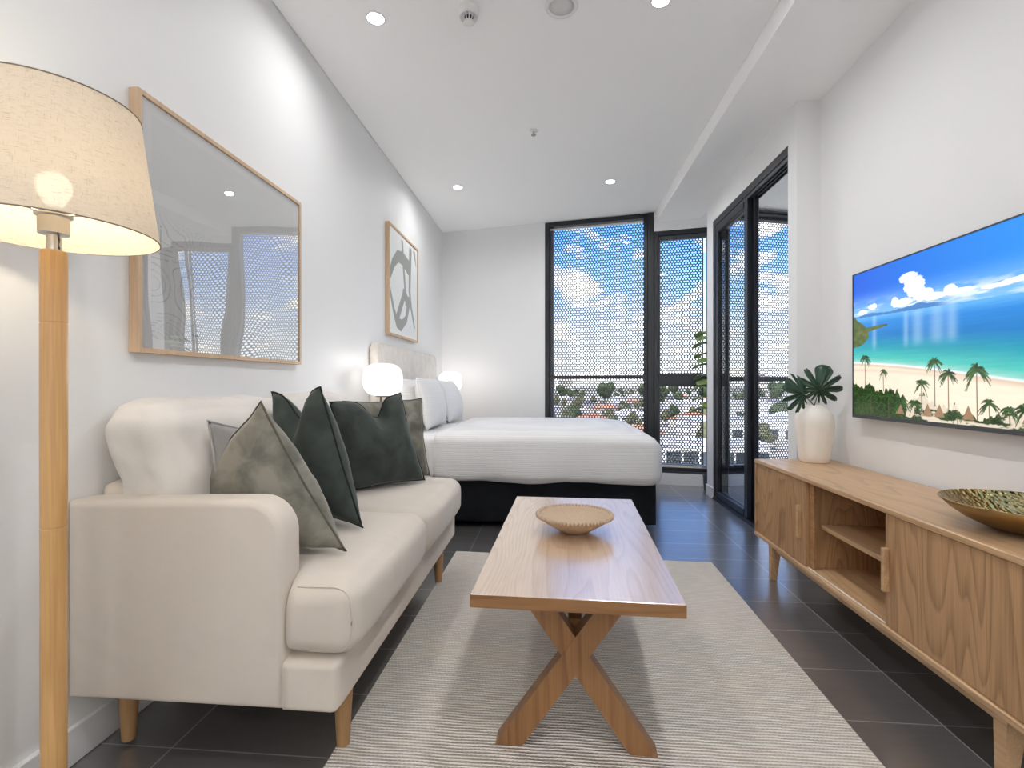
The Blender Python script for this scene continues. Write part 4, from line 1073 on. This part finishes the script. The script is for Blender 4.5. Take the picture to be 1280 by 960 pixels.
obj('sensor_core', lathe(B(), [(0, -.04), (.024, -.04), (.024, -.062), (0, -.062)], seg=24), M['black'], sd_, world=False)
bm = B()
for k in range(14):
    a = 2 * PI * k / 14; tube(bm, [(.036 * math.cos(a), .036 * math.sin(a), -.040), (.033 * math.cos(a), .033 * math.sin(a), -.058), (.024 * math.cos(a), .024 * math.sin(a), -.066)], .003, 6)
obj('cage', bm, M['white_plastic'], sd_, True, world=False)
obj('cap', lathe(B(), [(0, -.0615), (.027, -.0625), (.028, -.068), (.018, -.073), (0, -.074)], seg=24), M['white_plastic'], sd_, True, world=False)
sp_ = thing('ceiling_speaker', 'round white ceiling speaker between the two front downlights', 'speaker', (.04, 2.50, HC))
obj('ring', lathe(B(), [(.062, -.001), (.082, -.001), (.084, -.006), (.078, -.014), (.066, -.014), (.062, -.008), (.062, -.001)], seg=48), M['white_plastic'], sp_, True, world=False)
obj('grille', lathe(B(), [(0, -.010), (.03, -.0095), (.064, -.007), (.064, -.002), (0, -.002)], seg=48), M['grille'], sp_, True, world=False)
sk = thing('fire_sprinkler', 'small white fire sprinkler in the middle of the ceiling', 'sprinkler', (-.15, 3.72, HC))
obj('flange', lathe(B(), [(0, -.001), (.033, -.001), (.034, -.004), (.015, -.010), (0, -.010)], seg=32), M['white_plastic'], sk, True, world=False)
obj('nozzle', lathe(B(), [(0, -.009), (.007, -.009), (.006, -.032), (0, -.032)], seg=16), M['steel'], sk, True, world=False)
obj('deflector', lathe(B(), [(0, -.032), (.018, -.032), (.018, -.035), (0, -.035)], seg=20), M['grey'], sk, world=False)

# ================================================================== OUTSIDE (seen through the windows, the flat is six floors up)
GZ = -17.
def mat_ground():
    m, nt, out = new_mat('suburb_ground')
    v = coords(nt, (.02, .02, .02)); n = tnoise(nt, v, 1.6, 5, .6, .5); n2 = tnoise(nt, v, 9, 3)
    c = ramp(nt, n, [(.35, (.13, .16, .07)), (.48, (.32, .30, .22)), (.56, (.42, .40, .37)), (.7, (.16, .18, .09))])
    bsdf(nt, out, mixc(nt, mth(nt, 'MULTIPLY', n2, .5), c, (.30, .28, .24)), .95, .1); return m
bm = B(); box(bm, -2500, 3500, 14, 6000, GZ - 2, GZ); g = struct('ground', bm, mat_ground())
bm = B(); bmesh.ops.create_grid(bm, x_segments=1, y_segments=1, size=1)
for v in bm.verts: v.co = Vector((30 + v.co.x * 45, 92 + v.co.y * 7, GZ + .06))
struct('road', bm, plain('asphalt', (.16, .16, .165), .9, .2, nscale=2))
HM = dict(terracotta=plain('terracotta_roof', (.42, .19, .12), .9, .2, nscale=.6, var=.3), slate=plain('slate_roof', (.17, .17, .19), .8, .2, nscale=.6, var=.3), pale=plain('pale_metal_roof', (.66, .66, .68), .6, .3, nscale=.3, var=.15))
HW = plain('rendered_wall', (.62, .57, .50), .9, .2, nscale=.5, var=.15); HWW = plain('white_render', (.75, .74, .72), .9, .2, nscale=.5, var=.1); HG = plain('dark_window', (.04, .05, .06), .2, .5)
HF = plain('foliage_green', (.055, .085, .03), .9, .2, nscale=.8, var=.6, bstr=.4); HF2 = plain('foliage_olive', (.12, .125, .06), .9, .2, nscale=.8, var=.5, bstr=.4)
def house(kind, label):
    t = thing('house', label, 'house', (0, 0, 0), 0, 'suburban houses beyond the windows')
    w, d, h, rh = 7.5, 5.5, 3.4, 2.6
    obj('wall', box(B(), -w, w, -d, d, 0, h), HW if kind != 'pale' else HWW, t, world=False)
    bm = B(); e = .7
    v = [bm.verts.new(c) for c in ((-w - e, -d - e, h), (w + e, -d - e, h), (w + e, d + e, h), (-w - e, d + e, h), (-w + 4.2, 0, h + rh), (w - 4.2, 0, h + rh))]
    for f in ((0, 1, 5, 4), (1, 2, 5), (2, 3, 4, 5), (3, 0, 4), (3, 2, 1, 0)): bm.faces.new([v[i] for i in f])
    obj('roof', bm, HM[kind], t, world=False)
    for x in (-5, 0, 4.4): obj('window', box(B(), x - .9, x + .9, -d - .05, -d + .05, 1.0, 2.3), HG, t, world=False)
    obj('chimney', box(B(), 2, 2.9, 1, 1.9, h + .5, h + rh + .9), HW, t, world=False)
    return t
def copy_tree(o, parent=None):
    c = o.copy(); COL.objects.link(c); c.parent = parent
    for ch in list(o.children): copy_tree(ch, c)
    return c
HL = dict(terracotta='detached house with a terracotta hipped roof in the suburb outside', slate='detached house with a dark slate roof in the suburb outside', pale='detached house with a pale grey roof in the suburb outside')
protos = {k: house(k, HL[k]) for k in HL}; used = {k: False for k in HL}
rs = random.Random(12)
PLACED = []
def free(x, y, r):
    if any((x - a) ** 2 + (y - b) ** 2 < (r + c) ** 2 for a, b, c in PLACED): return False
    PLACED.append((x, y, r)); return True
for a in ((62, 176, 21), (36, 118, 14), (95, 290, 30), (240, 1100, 20), (30, 1300, 22), (400, 1000, 22)): PLACED.append(a)
for k in range(20): PLACED.append((10 + k * 4, 92, 9))
spots = [(6, 128, 'terracotta', .2), (24, 150, 'terracotta', -.3), (-2, 175, 'slate', .5), (46, 128, 'pale', .1), (62, 150, 'pale', .3), (38, 170, 'slate', -.2), (80, 190, 'pale', 0), (15, 205, 'terracotta', .9), (104, 230, 'pale', .2), (58, 215, 'terracotta', .4)]
for k in range(34):
    y = rs.uniform(240, 620); spots.append((y * rs.uniform(-.06, .5), y, rs.choice(['terracotta', 'slate', 'pale', 'pale']), rs.uniform(-.8, .8)))
for x, y, k, a in spots:
    if not free(x, y, 10.5): continue
    o = protos[k] if not used[k] else copy_tree(protos[k]); used[k] = True
    o.location = (x, y, GZ); o.rotation_euler = (0, 0, a)
def warehouse(x, y, w, d, h, a, label):
    t = thing('warehouse', label, 'building', (x, y, GZ), a, 'large flat-roofed buildings beyond the windows')
    obj('wall', box(B(), -w, w, -d, d, 0, h), HWW, t, world=False); obj('roof', box(B(), -w - .4, w + .4, -d - .4, d + .4, h, h + .5), HM['pale'], t, world=False)
    for k in range(6):
        xx = -w + (k + .5) * 2 * w / 6
        obj('roller_door', box(B(), xx - 1.6, xx + 1.6, -d - .08, -d + .05, 0, 3.2), HG, t, world=False)
warehouse(62, 176, 17, 9, 6, .05, 'broad white flat-roofed building past the near street')
warehouse(36, 118, 11, 6, 4.5, -.05, 'low white shed beside the street, nearest of the flat-roofed buildings')
warehouse(95, 290, 26, 12, 8, .1, 'long white warehouse among the distant houses')
def tower(x, y, w, h, label):
    t = thing('apartment_tower', label, 'building', (x, y, GZ), .1, 'apartment blocks on the skyline')
    obj('wall', box(B(), -w, w, -w * .7, w * .7, 0, h), HW, t, world=False); obj('roof', box(B(), -w * .5, w * .5, -w * .3, w * .3, h, h + 3), HM['slate'], t, world=False)
    for k in range(int(h // 4)): obj('window_band', box(B(), -w * .9, w * .9, -w * .7 - .1, -w * .7 + .1, k * 4 + 1.4, k * 4 + 2.9), HG, t, world=False)
tower(240, 1100, 14, 34, 'apartment block on the skyline towards the window corner'); tower(30, 1300, 18, 30, 'apartment block on the skyline behind the tall window'); tower(400, 1000, 14, 34, 'apartment block on the skyline beyond the sliding door')
def tree(r, h, mat, label, seed):
    t = thing('tree', label, 'tree', (0, 0, 0), 0, 'trees in the suburb beyond the windows')
    obj('trunk', tube(B(), [(0, 0, 0), (.1, 0, h * .3), (0, .1, h * .6)], .3, 6, rads=[.35, .28, .15]), M['bark'], t, True, world=False)
    rr = random.Random(seed); bm = B()
    for k in range(9):
        a = rr.uniform(0, 2 * PI); q = rr.uniform(0, r * .6); s = r * rr.uniform(.4, .62)
        bmesh.ops.create_icosphere(bm, subdivisions=2, radius=s, matrix=Matrix.Translation((q * math.cos(a), q * math.sin(a), h - r * .8 + rr.uniform(-.45, .5) * r)))
    for v in bm.verts: v.co += noise.noise_vector(v.co * .9 + Vector((seed, 0, 0))) * r * .16
    obj('crown', bm, mat, t, True, world=False); return t
TP = [tree(4.2, 9, HF, 'dark green rounded tree among the houses outside', 1), tree(3.2, 7, HF2, 'olive green spreading tree among the houses outside', 2), tree(7.5, 17, HF, 'tall dark tree rising to the skyline outside', 3)]
ts = []
for k in range(90): y = rs.uniform(105, 420); ts.append((y * rs.uniform(-.06, .5), y, rs.choice([0, 1, 1]), rs.uniform(.7, 1.2)))
for k in range(80): y = rs.uniform(420, 900); ts.append((y * rs.uniform(-.08, .52), y, rs.choice([0, 1, 2]), rs.uniform(.8, 1.4)))
for k in range(26): y = rs.uniform(330, 560); ts.append((y * rs.uniform(-.08, .5), y, 2, rs.uniform(.75, 1.35)))
tu = [False] * 3
for x, y, k, s in ts:
    if not free(x, y, (5.2, 4.2, 9.2)[k] * s): continue
    o = TP[k] if not tu[k] else copy_tree(TP[k]); tu[k] = True
    o.location = (x, y, GZ); o.scale = (s, s, s * rs.uniform(.85, 1.15)); o.rotation_euler = (0, 0, rs.uniform(0, 6))
def car(mat, label):
    t = thing('car', label, 'car', (0, 0, 0), 0, 'cars parked along the street outside')
    pr = [(-2.2, .35), (2.2, .35), (2.2, .8), (1.5, .95), (.8, 1.42), (-1.1, 1.45), (-1.9, .95), (-2.2, .9)]
    obj('body', prism(B(), pr, 'Y', -.85, .85), mat, t, world=False)
    obj('windows', prism(B(), [(-1.6, .98), (1.2, .98), (.75, 1.36), (-1.05, 1.38)], 'Y', -.87, .87), HG, t, world=False)
    for x in (-1.4, 1.4):
        for y in (-.8, .8):
            bm = B(); bmesh.ops.create_cone(bm, cap_ends=True, segments=12, radius1=.33, radius2=.33, depth=.2, matrix=Matrix.Translation((x, y, .33)) @ Matrix.Rotation(PI / 2, 4, 'X')); obj('wheel', bm, M['black'], t, world=False)
    return t
CP = [car(plain('car_white', (.8, .8, .8), .3), 'white car parked along the street outside'), car(plain('car_red', (.5, .04, .04), .3), 'red car parked along the street outside'), car(plain('car_dark', (.05, .06, .08), .3), 'dark car parked along the street outside'), car(plain('car_yellow', (.6, .48, .06), .3), 'yellow car parked along the street outside')]
cu = [False] * 4
for row, yy in enumerate((87.5, 96.5)):
    for k in range(9):
        c = rs.choice([0, 0, 1, 2, 2, 3]) if k > 3 else k
        o = CP[c] if not cu[c] else copy_tree(CP[c]); cu[c] = True
        o.location = (14 + k * 4.4 * 1.25 + row * 2, yy, GZ + .07); o.rotation_euler = (0, 0, PI * (row % 2) + rs.uniform(-.03, .03))

# ================================================================== SKY, SUN, CAMERA
W = bpy.data.worlds.new('World'); SC.world = W; W.use_nodes = True; nt = W.node_tree; nt.nodes.clear()
out = N(nt, 'ShaderNodeOutputWorld'); bg = N(nt, 'ShaderNodeBackground'); nt.links.new(bg.outputs[0], out.inputs[0])
tc = N(nt, 'ShaderNodeTexCoord'); sp = N(nt, 'ShaderNodeSeparateXYZ'); nt.links.new(tc.outputs['Generated'], sp.inputs[0])
base = ramp(nt, sp.outputs[2], [(0, (.56, .58, .60)), (.09, (.44, .50, .58)), (.17, (.19, .33, .58)), (.28, (.065, .19, .52)), (.5, (.035, .13, .45)), (1, (.03, .10, .38))])
zz = mth(nt, 'MAXIMUM', mth(nt, 'ADD', sp.outputs[2], .38), .02)
cb = N(nt, 'ShaderNodeCombineXYZ'); nt.links.new(mth(nt, 'DIVIDE', sp.outputs[0], zz), cb.inputs[0]); nt.links.new(mth(nt, 'DIVIDE', sp.outputs[1], zz), cb.inputs[1])
cn = tnoise(nt, cb.outputs[0], 4.6, 7, .55, .25)
cm = ramp(nt, cn, [(.53, 0), (.60, .9), (.72, 1)])
cmix = mixc(nt, cm, base, (.80, .76, .72))
nt.links.new(cmix, bg.inputs[0]); bg.inputs[1].default_value = 3.0
S = bpy.data.lights.new('sun', 'SUN'); S.energy = 6.5; S.angle = .01; S.color = (1, .95, .88)
so = bpy.data.objects.new('sun', S); COL.objects.link(so); so.rotation_euler = (math.radians(48), 0, math.radians(-28))

cd = bpy.data.cameras.new('camera'); cam = bpy.data.objects.new('camera', cd); COL.objects.link(cam); SC.camera = cam
cam.location = (0, 0, 1.1); cam.rotation_euler = (PI / 2, 0, math.atan(52 / 620.))
cd.sensor_width = 36; cd.sensor_fit = 'HORIZONTAL'; cd.lens = 36 * 620. / 1280; cd.clip_start = .05; cd.clip_end = 9000
SC.view_settings.view_transform = 'Standard'; SC.view_settings.look = 'None'; SC.view_settings.gamma = 1; SC.view_settings.use_curve_mapping = False
SC.view_settings.exposure = 0.80
cy = SC.cycles
cy.use_denoising = True; cy.max_bounces = 12; cy.diffuse_bounces = 8; cy.glossy_bounces = 4; cy.transmission_bounces = 6; cy.transparent_max_bounces = 16
cy.sample_clamp_indirect = 6; cy.caustics_reflective = False; cy.caustics_refractive = False
